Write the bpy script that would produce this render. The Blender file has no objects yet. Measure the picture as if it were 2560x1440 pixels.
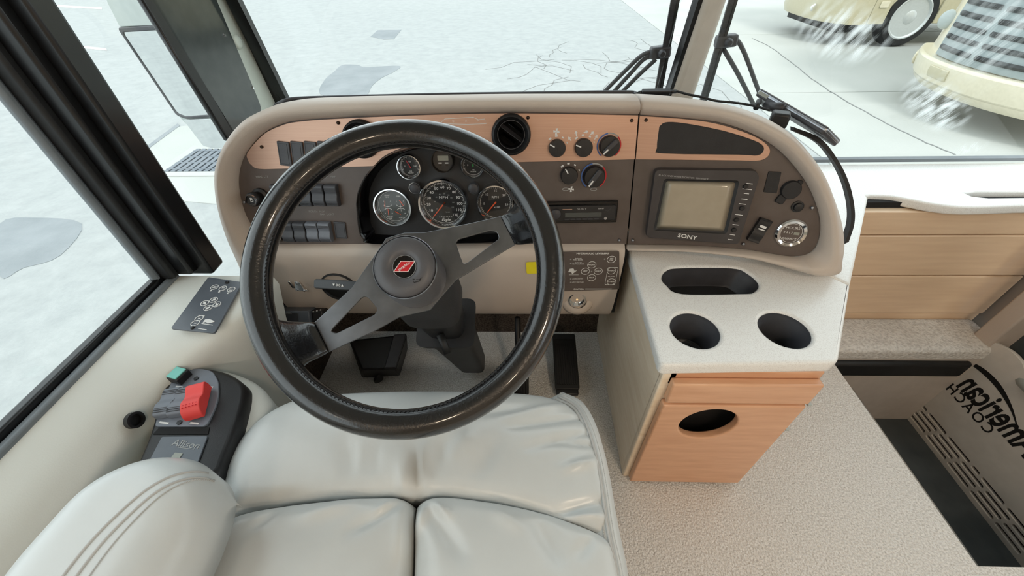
import bpy, bmesh, math, random
from mathutils import Vector as V, Matrix as Mx
random.seed(7)
sc = bpy.context.scene
COL = sc.collection
rad = math.radians

# ------------------------------------------------------------------ camera
FPX = 995.0
P_, PSI, ROLL = rad(42.4), rad(2.2), rad(1.4)
CAM = V((0, 0, 1.12))
Fd = V((-math.sin(PSI)*math.cos(P_), math.cos(PSI)*math.cos(P_), -math.sin(P_)))
R0 = V((math.cos(PSI), math.sin(PSI), 0)); D0 = Fd.cross(R0)
Rt = R0*math.cos(ROLL)+D0*math.sin(ROLL)
Dn = D0*math.cos(ROLL)-R0*math.sin(ROLL)
cd = bpy.data.cameras.new('camera'); cam = bpy.data.objects.new('camera', cd); COL.objects.link(cam)
cd.sensor_width = 36; cd.lens = FPX/2560*36; cd.clip_start = .01; cd.clip_end = 400
cam.matrix_world = Mx(((Rt.x, -Dn.x, -Fd.x, CAM.x), (Rt.y, -Dn.y, -Fd.y, CAM.y), (Rt.z, -Dn.z, -Fd.z, CAM.z), (0, 0, 0, 1)))
sc.camera = cam

# ------------------------------------------------------------------ world, sun, exposure
w = bpy.data.worlds.new('world'); sc.world = w; w.use_nodes = True
bg = w.node_tree.nodes['Background']; bg.inputs[0].default_value = (.90, .97, 1.0, 1); bg.inputs[1].default_value = 2.6
sl = bpy.data.lights.new('sun', 'SUN'); sl.energy = 2.0; sl.angle = rad(12); sl.color = (1, .97, .92)
so = bpy.data.objects.new('sun', sl); COL.objects.link(so); so.rotation_euler = (rad(38), rad(12), 0)
sc.view_settings.view_transform = 'Standard'; sc.view_settings.look = 'None'
sc.view_settings.gamma = 1; sc.view_settings.use_curve_mapping = False
sc.view_settings.exposure = -.35
try:
    sc.cycles.max_bounces = 8; sc.cycles.transparent_max_bounces = 12
except Exception: pass

# ------------------------------------------------------------------ pixel -> point on a real plane
def ray(x, y): return Fd+Rt*((x-1280)/FPX)+Dn*((y-720)/FPX)
def onp(x, y, p0, n):
    d = ray(x, y); n = V(n); return CAM+d*((V(p0)-CAM).dot(n)/d.dot(n))
def oz(x, y, z): return onp(x, y, (0, 0, z), (0, 0, 1))
def oy(x, y, v): return onp(x, y, (0, v, 0), (0, 1, 0))
def ox(x, y, v): return onp(x, y, (v, 0, 0), (1, 0, 0))
def od(x, y, t): return CAM+ray(x, y)*t
def frame(o, x, y):
    x = V(x).normalized(); z = x.cross(V(y)).normalized(); y = z.cross(x)
    return Mx(((x.x, y.x, z.x, o[0]), (x.y, y.y, z.y, o[1]), (x.z, y.z, z.z, o[2]), (0, 0, 0, 1)))
def loc2(Mf, x, y, off=0.0):
    """2D coordinates, in the plane of frame Mf lifted by off, of a picture point"""
    n = Mf.to_3x3().col[2]; p = onp(x, y, Mf.translation+n*off, n)
    q = Mf.inverted() @ p; return (q.x, q.y)
def T(x=0, y=0, z=0): return Mx.Translation((x, y, z))
def RX(a): return Mx.Rotation(rad(a), 4, 'X')
def RY(a): return Mx.Rotation(rad(a), 4, 'Y')
def RZ(a): return Mx.Rotation(rad(a), 4, 'Z')
I4 = Mx.Identity(4)

# ------------------------------------------------------------------ materials
def lin(c):
    o = []
    for k in c[:3]:
        k = k/255.0; o.append(k/12.92 if k <= .04045 else ((k+.055)/1.055)**2.4)
    return (o[0], o[1], o[2], 1)
MATS = {}
def mat(name, col, rough=.5, metal=0.0, noise=None, bump=None, coat=0.0, col2=None, spec=.5, emis=None, stretch=None, detail=4):
    m = bpy.data.materials.new(name); m.use_nodes = True; nt = m.node_tree; N = nt.nodes; L = nt.links
    b = N['Principled BSDF']; b.inputs['Base Color'].default_value = lin(col)
    b.inputs['Roughness'].default_value = rough; b.inputs['Metallic'].default_value = metal
    b.inputs['Specular IOR Level'].default_value = spec
    if coat: b.inputs['Coat Weight'].default_value = coat; b.inputs['Coat Roughness'].default_value = .08
    tc = N.new('ShaderNodeTexCoord'); mp = N.new('ShaderNodeMapping'); L.new(tc.outputs['Object'], mp.inputs[0])
    if stretch: mp.inputs['Scale'].default_value = stretch
    nz = N.new('ShaderNodeTexNoise'); L.new(mp.outputs[0], nz.inputs['Vector'])
    nz.inputs['Scale'].default_value = (noise or (30,))[0]; nz.inputs['Detail'].default_value = detail
    rp = N.new('ShaderNodeValToRGB'); L.new(nz.outputs['Fac'], rp.inputs[0])
    lo = noise[1] if noise and len(noise) > 1 else .35; hi = noise[2] if noise and len(noise) > 2 else .65
    rp.color_ramp.elements[0].position = lo; rp.color_ramp.elements[1].position = hi
    c2 = col2 or tuple(max(0, k-6) for k in col)
    rp.color_ramp.elements[0].color = lin(c2); rp.color_ramp.elements[1].color = lin(col)
    L.new(rp.outputs[0], b.inputs['Base Color'])
    if bump:
        n2 = N.new('ShaderNodeTexNoise'); L.new(mp.outputs[0], n2.inputs['Vector'])
        n2.inputs['Scale'].default_value = bump[0]; n2.inputs['Detail'].default_value = bump[2] if len(bump) > 2 else 3
        bp = N.new('ShaderNodeBump'); bp.inputs['Strength'].default_value = bump[1]
        bp.inputs['Distance'].default_value = bump[3] if len(bump) > 3 else .002
        L.new(n2.outputs['Fac'], bp.inputs['Height']); L.new(bp.outputs[0], b.inputs['Normal'])
    if emis:
        b.inputs['Emission Color'].default_value = lin(emis[0]); b.inputs['Emission Strength'].default_value = emis[1]
    MATS[name] = m; return m
mat('leather', (208, 211, 210), .29, bump=(22, .25, 5, .004), noise=(9, .3, .7), col2=(200, 203, 202))
mat('thread', (190, 190, 188), .7)
mat('cream', (196, 184, 173), .48, bump=(600, .15, 2), noise=(6, .3, .7))
mat('sill', (216, 219, 214), .5, bump=(500, .12, 2), noise=(5, .3, .7))
mat('pillar_cream', (196, 190, 180), .5, bump=(500, .1, 2))
mat('pillar_pale', (206, 216, 208), .5)
mat('panel_dark', (94, 84, 79), .40, bump=(900, .08, 2))
mat('copper', (204, 168, 148), .38, metal=.6, noise=(60, .3, .7), stretch=(.15, 6, 1), col2=(197, 160, 140))
mat('black', (26, 26, 28), .45, bump=(700, .1, 2))
mat('black_soft', (34, 34, 36), .62, bump=(500, .15, 2))
mat('charcoal', (60, 60, 64), .45, bump=(600, .1, 2))
mat('hub_grey', (84, 84, 88), .42, bump=(500, .08, 2))
mat('switch_grey', (74, 76, 82), .45, bump=(600, .1, 2))
mat('switch_light', (112, 118, 128), .45)
mat('gloss_black', (10, 10, 12), .12)
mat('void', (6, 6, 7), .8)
mat('wheel_leather', (14, 14, 16), .24, bump=(320, .4, 4, .0012), coat=.8)
mat('steel', (180, 184, 190), .33, metal=1.0, noise=(40, .3, .7), col2=(165, 168, 175))
mat('spoke_metal', (132, 134, 138), .30, metal=.95, noise=(25, .35, .7), col2=(112, 114, 118))
mat('chrome', (225, 226, 228), .08, metal=1.0)
mat('dark_screw', (70, 58, 50), .35, metal=.8)
mat('white_print', (226, 226, 224), .6)
mat('grey_print', (160, 160, 158), .6)
mat('orange_print', (238, 96, 50), .5)
mat('green_print', (60, 200, 90), .5)
mat('red_print', (200, 30, 42), .4)
mat('blue_print', (70, 110, 180), .5)
mat('dial', (26, 27, 29), .4)
mat('dial_green', (58, 64, 62), .4)
mat('cluster', (22, 23, 26), .4, bump=(900, .3, 2), stretch=(.3, 3, 1))
mat('lcd', (150, 152, 142), .25)
mat('crt', (168, 158, 140), .12, coat=.5)
mat('monitor_grey', (62, 58, 58), .5, bump=(700, .1, 2))
mat('corian', (240, 241, 239), .30, noise=(560, .34, .52), col2=(222, 221, 218), detail=2)
mat('maple', (248, 234, 212), .38, noise=(9, .3, .72), stretch=(1, 1, 9), col2=(236, 218, 192), coat=.15)  # cabinet wood; the side's daylight paleness is put into this colour
mat('maple_lamplit', (226, 178, 142), .36, noise=(10, .28, .72), stretch=(1, 6, 9), col2=(210, 158, 122), coat=.15)  # same cabinet wood, with warm lamplight put into the colour
mat('board_wood', (232, 205, 174), .36, noise=(7, .28, .72), stretch=(.8, 4, 9), col2=(220, 191, 160), coat=.2)
mat('carpet', (244, 243, 240), .95, noise=(230, .3, .6), col2=(204, 201, 196), bump=(210, .8, 4, .008), spec=.1)
mat('carpet_pale', (228, 227, 224), .95, noise=(120, .3, .6), col2=(196, 194, 191), bump=(120, .9, 3, .006), spec=.1)
mat('dark_carpet', (92, 84, 78), .95, noise=(200, .3, .65), col2=(52, 46, 42), bump=(220, .8, 3, .004), spec=.1)
mat('rubber', (24, 25, 26), .55)
mat('seal_grey', (120, 128, 134), .4)
mat('window_black', (12, 13, 15), .35, coat=.2)
mat('step_grey', (78, 84, 86), .45, noise=(14, .3, .7), col2=(64, 70, 72))
mat('well_grey', (196, 188, 180), .55)
mat('door_grey', (212, 207, 199), .5)
mat('metal_edge', (168, 163, 156), .35, metal=.2)
mat('smoked', (62, 68, 68), .14, coat=.6)
mat('mirror_shell', (176, 184, 181), .3)
mat('mirror_glass', (235, 238, 238), .02, metal=1.0)
mat('asphalt', (176, 179, 178), .85, noise=(5, .25, .75), col2=(150, 154, 154), bump=(60, .3, 8, .012), detail=15, spec=.2)
for n_ in MATS['asphalt'].node_tree.nodes:
    if n_.type == 'TEX_NOISE': n_.inputs['Roughness'].default_value = .78
mat('patch_and_shade', (146, 151, 154), .85, noise=(3, .3, .7), col2=(132, 138, 141), bump=(40, .5, 5, .01), spec=.2)  # for asphalt patches and one painted ground shadow
mat('concrete', (184, 186, 182), .8, noise=(.8, .3, .7), col2=(172, 175, 171), bump=(60, .25, 4, .01), spec=.25, detail=8)
mat('joint', (128, 130, 128), .9)
mat('crack', (124, 124, 122), .9)
mat('road_paint', (200, 200, 198), .7)
mat('iron', (116, 124, 132), .5, metal=.3)
mat('rv_cream', (222, 214, 190), .28, coat=.3)
mat('rv_tan', (196, 188, 160), .3, coat=.3)
mat('rv_grey', (150, 161, 162), .35)
mat('rv_dark', (24, 28, 30), .6)
mat('tyre', (32, 33, 34), .8)
mat('rim_metal', (206, 210, 210), .38, metal=.35)
mat('yellow', (240, 226, 40), .5)
mat('red_rubber', (226, 70, 66), .5)
mat('mint', (120, 196, 186), .5)
mat('sheet_grey', (92, 98, 106), .4)
mat('ceiling_fabric', (205, 200, 192), .8)
mat('lamp_lens', (255, 240, 220), .5, emis=((255, 214, 165), 6.0))
mat('bulb', (255, 235, 200), .3, emis=((255, 205, 130), .6))
def glass_mat(name, tint, gloss=.07, smudge_glint=False):
    m = bpy.data.materials.new(name); m.use_nodes = True; nt = m.node_tree; N = nt.nodes; L = nt.links
    for n in list(N):
        if n.type != 'OUTPUT_MATERIAL': N.remove(n)
    out = [n for n in N if n.type == 'OUTPUT_MATERIAL'][0]
    tr = N.new('ShaderNodeBsdfTransparent'); tr.inputs[0].default_value = tint
    gl = N.new('ShaderNodeBsdfGlossy'); gl.inputs['Roughness'].default_value = .01
    lw = N.new('ShaderNodeLayerWeight'); lw.inputs[0].default_value = .5
    pw = N.new('ShaderNodeMath'); pw.operation = 'POWER'; L.new(lw.outputs['Facing'], pw.inputs[0]); pw.inputs[1].default_value = 4.0
    fr = N.new('ShaderNodeMath'); fr.operation = 'MULTIPLY_ADD'; L.new(pw.outputs[0], fr.inputs[0]); fr.inputs[1].default_value = .3; fr.inputs[2].default_value = gloss*.35
    mx = N.new('ShaderNodeMixShader'); L.new(fr.outputs[0], mx.inputs[0]); L.new(tr.outputs[0], mx.inputs[1]); L.new(gl.outputs[0], mx.inputs[2])
    last = mx
    if smudge_glint:      # dried water streaks and haze lying on the pane, plus a painted reflection
        tc = N.new('ShaderNodeTexCoord')
        acc = None
        for (cx, cz, rx, rz, ang, amt) in smudge_glint:
            mp = N.new('ShaderNodeMapping'); mp.vector_type = 'TEXTURE'; mp.inputs['Location'].default_value = (cx, 0, cz); mp.inputs['Rotation'].default_value = (0, ang, 0); mp.inputs['Scale'].default_value = (rx, 1, rz)
            L.new(tc.outputs['Object'], mp.inputs[0])
            sp = N.new('ShaderNodeSeparateXYZ'); L.new(mp.outputs[0], sp.inputs[0])
            cb = N.new('ShaderNodeCombineXYZ'); L.new(sp.outputs[0], cb.inputs[0]); L.new(sp.outputs[2], cb.inputs[2])
            ln = N.new('ShaderNodeVectorMath'); ln.operation = 'LENGTH'; L.new(cb.outputs[0], ln.inputs[0])
            r1 = N.new('ShaderNodeMapRange'); r1.inputs[1].default_value = .35; r1.inputs[2].default_value = 1.0; r1.inputs[3].default_value = 1; r1.inputs[4].default_value = 0; L.new(ln.outputs['Value'], r1.inputs[0])
            m2 = N.new('ShaderNodeMapping'); m2.inputs['Scale'].default_value = (7, 1, .8); L.new(mp.outputs[0], m2.inputs[0])
            nz = N.new('ShaderNodeTexNoise'); nz.inputs['Scale'].default_value = 1.6; nz.inputs['Detail'].default_value = 4; L.new(m2.outputs[0], nz.inputs['Vector'])
            r2 = N.new('ShaderNodeMapRange'); r2.inputs[1].default_value = .45; r2.inputs[2].default_value = .68; L.new(nz.outputs['Fac'], r2.inputs[0])
            mu = N.new('ShaderNodeMath'); mu.operation = 'MULTIPLY'; L.new(r1.outputs[0], mu.inputs[0]); L.new(r2.outputs[0], mu.inputs[1])
            mv = N.new('ShaderNodeMath'); mv.operation = 'MULTIPLY'; L.new(mu.outputs[0], mv.inputs[0]); mv.inputs[1].default_value = amt
            if acc is None: acc = mv
            else:
                ad = N.new('ShaderNodeMath'); ad.operation = 'ADD'; L.new(acc.outputs[0], ad.inputs[0]); L.new(mv.outputs[0], ad.inputs[1]); acc = ad
        df = N.new('ShaderNodeBsdfTranslucent'); df.inputs[0].default_value = (.85, .88, .87, 1)
        m3 = N.new('ShaderNodeMixShader'); L.new(acc.outputs[0], m3.inputs[0]); L.new(last.outputs[0], m3.inputs[1]); L.new(df.outputs[0], m3.inputs[2]); last = m3
    L.new(last.outputs[0], out.inputs[0]); MATS[name] = m; return m
glass_mat('glass', (.97, .99, .985, 1))
glass_mat('gauge_glass', (.98, .98, .98, 1))

# ------------------------------------------------------------------ object helpers
WM = {}
def link(o, parent=None, M=I4):
    COL.objects.link(o); WM[o.name] = M.copy()
    o.rotation_mode = 'XYZ'
    if parent is not None:
        o.parent = parent; o.matrix_parent_inverse = WM[parent.name].inverted()
    o.matrix_basis = M
    return o
def tag(o, label=None, cat=None, group=None, kind=None):
    if label: o['label'] = label
    if cat: o['category'] = cat
    if group: o['group'] = group
    if kind: o['kind'] = kind
    return o
def thing(name, label, cat, loc=(0, 0, 0), group=None):
    o = bpy.data.objects.new(name, None); o.empty_display_size = .05
    link(o, None, T(*loc)); return tag(o, label, cat, group)
def obj(name, vf, m, parent=None, M=I4, smooth=False, bevel=0.0, sub=0, seg=2, auto=None):
    me = vf if isinstance(vf, bpy.types.Mesh) else None
    if me is None:
        me = bpy.data.meshes.new(name); me.from_pydata([tuple(v) for v in vf[0]], [], vf[1]); me.update()
        bm = bmesh.new(); bm.from_mesh(me); bmesh.ops.recalc_face_normals(bm, faces=bm.faces); bm.to_mesh(me); bm.free()
    if m is not None and len(me.materials) == 0: me.materials.append(MATS[m])
    if smooth:
        for p in me.polygons: p.use_smooth = True
    o = bpy.data.objects.new(name, me); link(o, parent, M)
    if bevel:
        b = o.modifiers.new('edge', 'BEVEL'); b.width = bevel; b.segments = seg; b.limit_method = 'ANGLE'; b.angle_limit = rad(35); b.harden_normals = False
        for p in me.polygons: p.use_smooth = True
        a = rad(40)
        try: me.set_sharp_from_angle(angle=a)
        except Exception: pass
    if auto and not bevel:
        for p in me.polygons: p.use_smooth = True
        try: me.set_sharp_from_angle(angle=rad(auto))
        except Exception: pass
    if sub:
        s = o.modifiers.new('sub', 'SUBSURF'); s.levels = sub; s.render_levels = sub
    return o
def gbox(sx, sy, sz, c=(0, 0, 0)):
    v = [(c[0]+sx*(i-.5), c[1]+sy*(j-.5), c[2]+sz*(k-.5)) for i in (0, 1) for j in (0, 1) for k in (0, 1)]
    return v, [(0, 1, 3, 2), (4, 6, 7, 5), (0, 4, 5, 1), (2, 3, 7, 6), (0, 2, 6, 4), (1, 5, 7, 3)]
def gbb(a, b):
    return gbox(b[0]-a[0], b[1]-a[1], b[2]-a[2], [(a[i]+b[i])/2 for i in range(3)])
def gmerge(*L):
    v, f = [], []
    for a, b in L:
        o = len(v); v += list(a); f += [tuple(i+o for i in q) for q in b]
    return v, f
def gx(vf, M): return [M @ V(p) for p in vf[0]], vf[1]
def glathe(prof, n=32, cap0=True, cap1=True):
    v, f = [], []
    for r, z in prof:
        for i in range(n):
            a = 2*math.pi*i/n; v.append((r*math.cos(a), r*math.sin(a), z))
    for k in range(len(prof)-1):
        for i in range(n):
            j = (i+1) % n; f.append((k*n+i, k*n+j, (k+1)*n+j, (k+1)*n+i))
    if cap0: f.append(tuple(range(n-1, -1, -1)))
    if cap1: f.append(tuple((len(prof)-1)*n+i for i in range(n)))
    return v, f
def gloft(secs, closed=True, loop=False, caps=True):
    n = len(secs[0]); v = [p for s in secs for p in s]; f = []
    m = len(secs)
    for k in range(m if loop else m-1):
        q = (k+1) % m
        for i in range(n if closed else n-1):
            j = (i+1) % n; f.append((k*n+i, k*n+j, q*n+j, q*n+i))
    if caps and closed and not loop:
        f.append(tuple(range(n-1, -1, -1))); f.append(tuple((m-1)*n+i for i in range(n)))
    return v, f
def gtube(path, r, n=10, closed=False):
    path = [V(p) for p in path]; m = len(path); secs = []; up = None
    for k in range(m):
        a = path[k-1] if (k > 0 or closed) else path[k]; b = path[(k+1) % m] if (k < m-1 or closed) else path[k]
        t = (b-a).normalized()
        if up is None:
            up = t.orthogonal().normalized()
        up = (up-t*up.dot(t)).normalized(); s = t.cross(up)
        rr = r(k/(m-1)) if callable(r) else r
        secs.append([path[k]+up*rr*math.cos(2*math.pi*i/n)+s*rr*math.sin(2*math.pi*i/n) for i in range(n)])
    return gloft(secs, True, closed, True)
def cat(pts, n=8, closed=False):
    pts = [V(p) for p in pts]; m = len(pts); out = []
    for k in range(m if closed else m-1):
        p1, p2 = pts[k], pts[(k+1) % m]
        p0 = pts[k-1] if (k > 0 or closed) else p1*2-p2
        p3 = pts[(k+2) % m] if (k+2 < m or closed) else p2*2-p1
        for i in range(n):
            t = i/n
            out.append(.5*((2*p1)+(p2-p0)*t+(2*p0-5*p1+4*p2-p3)*t*t+(3*p1-p0-3*p2+p3)*t**3))
    if not closed: out.append(pts[-1])
    return out
def resample(pts, n, closed=False):
    pts = [V(p) for p in pts]
    if closed: pts = pts+[pts[0]]
    L = [0]
    for a, b in zip(pts, pts[1:]): L.append(L[-1]+(b-a).length)
    out = []; k = 0; m = n if closed else n-1
    for i in range(n):
        d = L[-1]*i/m
        while k < len(L)-2 and L[k+1] < d: k += 1
        s = (d-L[k])/max(1e-9, L[k+1]-L[k]); out.append(pts[k].lerp(pts[k+1], s))
    return out
def rpoly(pts, r, n=5):
    out = []; m = len(pts)
    for k in range(m):
        p, a, b = V(pts[k]).to_2d(), V(pts[k-1]).to_2d(), V(pts[(k+1) % m]).to_2d()
        rr = r[k] if isinstance(r, (list, tuple)) else r
        d1, d2 = (a-p), (b-p); l = min(rr, d1.length*.49, d2.length*.49)
        q1, q2 = p+d1.normalized()*l, p+d2.normalized()*l
        for i in range(n+1):
            t = i/n; out.append((1-t)**2*q1+2*t*(1-t)*p+t*t*q2)
    return [(q.x, q.y) for q in out]
def rrect(w, h, r, n=5): return rpoly([(-w/2, -h/2), (w/2, -h/2), (w/2, h/2), (-w/2, h/2)], r, n)
def circ(cx, cy, r, n=28, ry=None): return [(cx+r*math.cos(2*math.pi*i/n), cy+(ry or r)*math.sin(2*math.pi*i/n)) for i in range(n)]
def plate(outs, th, bev=0.0, z0=0.0, res=1):
    """flat plate with holes; outline(s) in XY, from z0 up to z0+th"""
    c = bpy.data.curves.new('c', 'CURVE'); c.dimensions = '2D'; c.fill_mode = 'BOTH'
    c.extrude = max(1e-6, th/2-bev); c.bevel_depth = bev; c.bevel_resolution = res; c.offset = -bev
    for o in outs:
        s = c.splines.new('POLY'); s.points.add(len(o)-1); s.use_cyclic_u = True
        for i, p in enumerate(o): s.points[i].co = (p[0], p[1], 0, 1)
    ob = bpy.data.objects.new('c', c); me = bpy.data.meshes.new_from_object(ob)
    bpy.data.objects.remove(ob); bpy.data.curves.remove(c)
    me.transform(T(0, 0, z0+th/2)); return me
def text_mesh(s, size, align='CENTER', shear=0.0, th=.0002, bold=0.0, sx=1.0, z=0.0, spacing=1.0):
    c = bpy.data.curves.new('t', 'FONT'); c.body = s; c.size = size; c.align_x = align; c.align_y = 'CENTER'; c.shear = shear
    c.extrude = th; c.offset = bold; c.resolution_u = 3; c.space_character = spacing
    ob = bpy.data.objects.new('t', c); me = bpy.data.meshes.new_from_object(ob)
    bpy.data.objects.remove(ob); bpy.data.curves.remove(c)
    me.transform(Mx.Diagonal((sx, 1, 1, 1))); me.transform(T(0, 0, z)); return me
def text(s, size, m, parent, M, name='lettering', **k): return obj(name, text_mesh(s, size, **k), m, parent, M)
def joinm(items):
    """several (mesh or vf, matrix) into one mesh"""
    bm = bmesh.new()
    for it, M in items:
        me = it
        if not isinstance(it, bpy.types.Mesh):
            me = bpy.data.meshes.new('j'); me.from_pydata([tuple(v) for v in it[0]], [], it[1])
        t = me.copy(); t.transform(M); bm.from_mesh(t); bpy.data.meshes.remove(t)
    me = bpy.data.meshes.new('j'); bm.to_mesh(me); bm.free(); return me
def ring2(r, wd, n=32, th=.0004): return plate([circ(0, 0, r, n), circ(0, 0, r-wd, n)], th)
def pillow(outline, ztop, zbot, R, crown=0.0, rings=7, sq=1.0, n=96):
    """soft cushion over a plan outline (counter-clockwise)"""
    P = resample(outline, n, True); m = len(P)
    N = []
    for k in range(m):
        t = (P[(k+1) % m]-P[k-1]); N.append(V((-t.y, t.x, 0)).normalized())
    A = sum((P[k].x*P[(k+1) % m].y-P[(k+1) % m].x*P[k].y) for k in range(m))
    if A < 0: N = [-q for q in N]
    secs = [[V((p.x, p.y, zbot)) for p in P], [V((p.x, p.y, (zbot+ztop-R)/2)) for p in P]]
    for i in range(7):
        a = (math.pi/2)*i/6; ins = R*(1-math.cos(a)); z = ztop-R+R*math.sin(a)
        secs.append([V((P[k].x+N[k].x*ins, P[k].y+N[k].y*ins, z)) for k in range(m)])
    base = secs[-1]; c = V((sum(p.x for p in base)/m, sum(p.y for p in base)/m, 0))
    for i in range(1, rings+1):
        s = 1-i/(rings+.4)
        secs.append([V((c.x+(p.x-c.x)*s, c.y+(p.y-c.y)*s, ztop+crown*(1-s*s))) for p in base])
    return gloft(secs, True, False, True), secs

def cushion(b, r, t, l, ztop, crown, edges, skirt, nu=64, nv=48, wrinkles=()):
    """upholstered pad over a four-sided plan: edges = (drop, radius) for back, right, front, left"""
    def cv(p, n): return resample(cat([V((*q, 0)) for q in p], 6), n)
    B, Tt, Lf, Rr = cv(b, nu), cv(t, nu), cv(l, nv), cv(r, nv)
    W_ = ((B[-1]-B[0]).length+(Tt[-1]-Tt[0]).length)/2; H_ = ((Lf[-1]-Lf[0]).length+(Rr[-1]-Rr[0]).length)/2
    def e(d, R): x = 1-min(1, d/R); return math.sqrt(max(0, 1-x*x))
    g = []
    for j in range(nv):
        v = .5-.5*math.cos(math.pi*j/(nv-1)); row = []
        for i in range(nu):
            u = .5-.5*math.cos(math.pi*i/(nu-1))
            fu, fv = u*(nu-1), v*(nv-1); iu, iv = min(int(fu), nu-2), min(int(fv), nv-2)
            bb, tt = B[iu].lerp(B[iu+1], fu-iu), Tt[iu].lerp(Tt[iu+1], fu-iu); ll, rr = Lf[iv].lerp(Lf[iv+1], fv-iv), Rr[iv].lerp(Rr[iv+1], fv-iv)
            p = bb*(1-v)+tt*v+ll*(1-u)+rr*u-(B[0]*(1-u)*(1-v)+B[-1]*u*(1-v)+Tt[0]*(1-u)*v+Tt[-1]*u*v)
            z = ztop+crown*(4*u*(1-u))**.7*(4*v*(1-v))**.7
            for (dr, R), d in zip(edges, (v*H_, (1-u)*W_, (1-v)*H_, u*W_)): z -= dr*(1-e(d, R))
            for (a, c, wd, dp_) in wrinkles:
                a_, c_ = V((*a, 0)), V((*c, 0)); dd = c_-a_; k = max(0, min(1, (p-a_).dot(dd)/dd.length_squared)); q = a_+dd*k
                z += dp_*math.exp(-((p-q).length/wd)**2)*(1 if 0 < k < 1 else .7)*math.sin(math.pi*(.12+.76*k))
            row.append(V((p.x, p.y, z)))
        g.append(row)
    v_ = [p for row in g for p in row]; f = [(j*nu+i, j*nu+i+1, (j+1)*nu+i+1, (j+1)*nu+i) for j in range(nv-1) for i in range(nu-1)]
    per = [i for i in range(nu)]+[j*nu+nu-1 for j in range(1, nv)]+[(nv-1)*nu+i for i in range(nu-2, -1, -1)]+[j*nu for j in range(nv-2, 0, -1)]
    o = len(v_)
    for k in per: v_.append(V((v_[k].x, v_[k].y, skirt)))
    m = len(per); f += [(per[k], per[(k+1) % m], o+(k+1) % m, o+k) for k in range(m)]; f.append(tuple(range(o, o+m)))
    def ev(u, v):
        iu = math.acos(1-2*u)/math.pi*(nu-1); iv = math.acos(1-2*v)/math.pi*(nv-1); a, c = min(int(iu), nu-2), min(int(iv), nv-2)
        return g[c][a].lerp(g[c][a+1], iu-a).lerp(g[c+1][a].lerp(g[c+1][a+1], iu-a), iv-c)
    return (v_, f), ev

# ================================================================== SETTING: outside
G = -.85
def struct(name, vf, m, parent=None, M=I4, **k):
    o = obj(name, vf, m, parent, M, **k)
    if parent is None: o['kind'] = 'structure'
    return o
ground = struct('ground', gbb((-40, -20, G-.2), (3.3, 60, G)), 'asphalt')
pav = bpy.data.objects.new('pavement', None); link(pav); pav['kind'] = 'structure'; pav['label'] = 'pale concrete slab pavement under the parked motorhomes'
gap = .012
xs = [3.3, 9.5, 16]; ys = [-8, 1.2, 6.57, 10.8, 18, 30]
for i in range(2):
    for j in range(5):
        obj('slab', gbb((xs[i]+gap, ys[j]+gap, G-.2), (xs[i+1]-gap, ys[j+1]-gap, G+.004)), 'concrete', pav, bevel=.008)
obj('joint_bed', gbb((3.3, -8, G-.25), (16, 30, G-.02)), 'joint', pav)
def gpatch(name, pts, m, h=.004, parent=ground, sm=0):
    q = [oz(a, b, G) for a, b in pts]
    if sm: q = cat(q, sm, True)
    return obj(name, plate([[(v.x, v.y) for v in q]], h, z0=G), m, parent)
gpatch('patch_and_shade', [(926, 92), (944, 76), (1003, 75), (985, 98), (960, 99)], 'patch_and_shade')
gpatch('patch_and_shade', [(800, 235), (812, 200), (835, 180), (856, 163), (895, 163), (915, 168), (998, 165), (985, 180), (955, 195), (930, 215), (915, 240), (870, 245)], 'patch_and_shade', sm=4)
gpatch('patch_and_shade', [(0, 560), (90, 545), (205, 560), (150, 640), (60, 670), (0, 690)], 'patch_and_shade', sm=4)  # soft ground shadow, drawn as a darker sheet
for seg in ([(0, 10), (0, 5), (255, 19), (255, 24)], [(75, 104), (76, 109), (268, 127), (266, 121)]):
    gpatch('painted_line', seg, 'road_paint', h=.006)
# concrete apron with the drain
gpatch('gutter_apron', [(330, 402), (440, 318), (640, 300), (700, 420), (640, 520), (420, 500), (370, 440)], 'concrete', h=.006)
gpatch('gutter_joint', [(318, 404), (445, 310), (450, 316), (330, 404)], 'patch_and_shade', h=.01)
# crazed asphalt: thin crack lines
cr = []
for k in range(60):
    x, y = random.uniform(.2, 3.0), random.uniform(3.5, 9.5)
    a = random.choice([0, 1.2, 2.3, 3.6, 5])+random.uniform(-.3, .3)
    for s in range(4):
        L = random.uniform(.15, .5); x2, y2 = x+L*math.cos(a), y+L*math.sin(a)
        if x2 > 3.2: break
        n = V((-(y2-y), x2-x, 0)).normalized()*.006
        cr.append(([(x+n.x, y+n.y, G+.002), (x-n.x, y-n.y, G+.002), (x2-n.x, y2-n.y, G+.002), (x2+n.x, y2+n.y, G+.002)], [(0, 1, 2, 3)]))
        x, y = x2, y2; a += random.uniform(-.9, .9)
ck = obj('crack_lines', gmerge(*cr), 'crack', ground); ck['kind'] = 'stuff'
# crack that wanders over the slabs
cp = cat([oz(a, b, G+.005) for a, b in [(1880, 96), (1925, 118), (1990, 165), (2040, 205), (2110, 250), (2200, 300), (2300, 350), (2390, 388)]], 6)
obj('crack', gtube([p+V((random.uniform(-.01, .01), random.uniform(-.01, .01), 0)) for p in cp], .008, 5), 'joint', pav)

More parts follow.
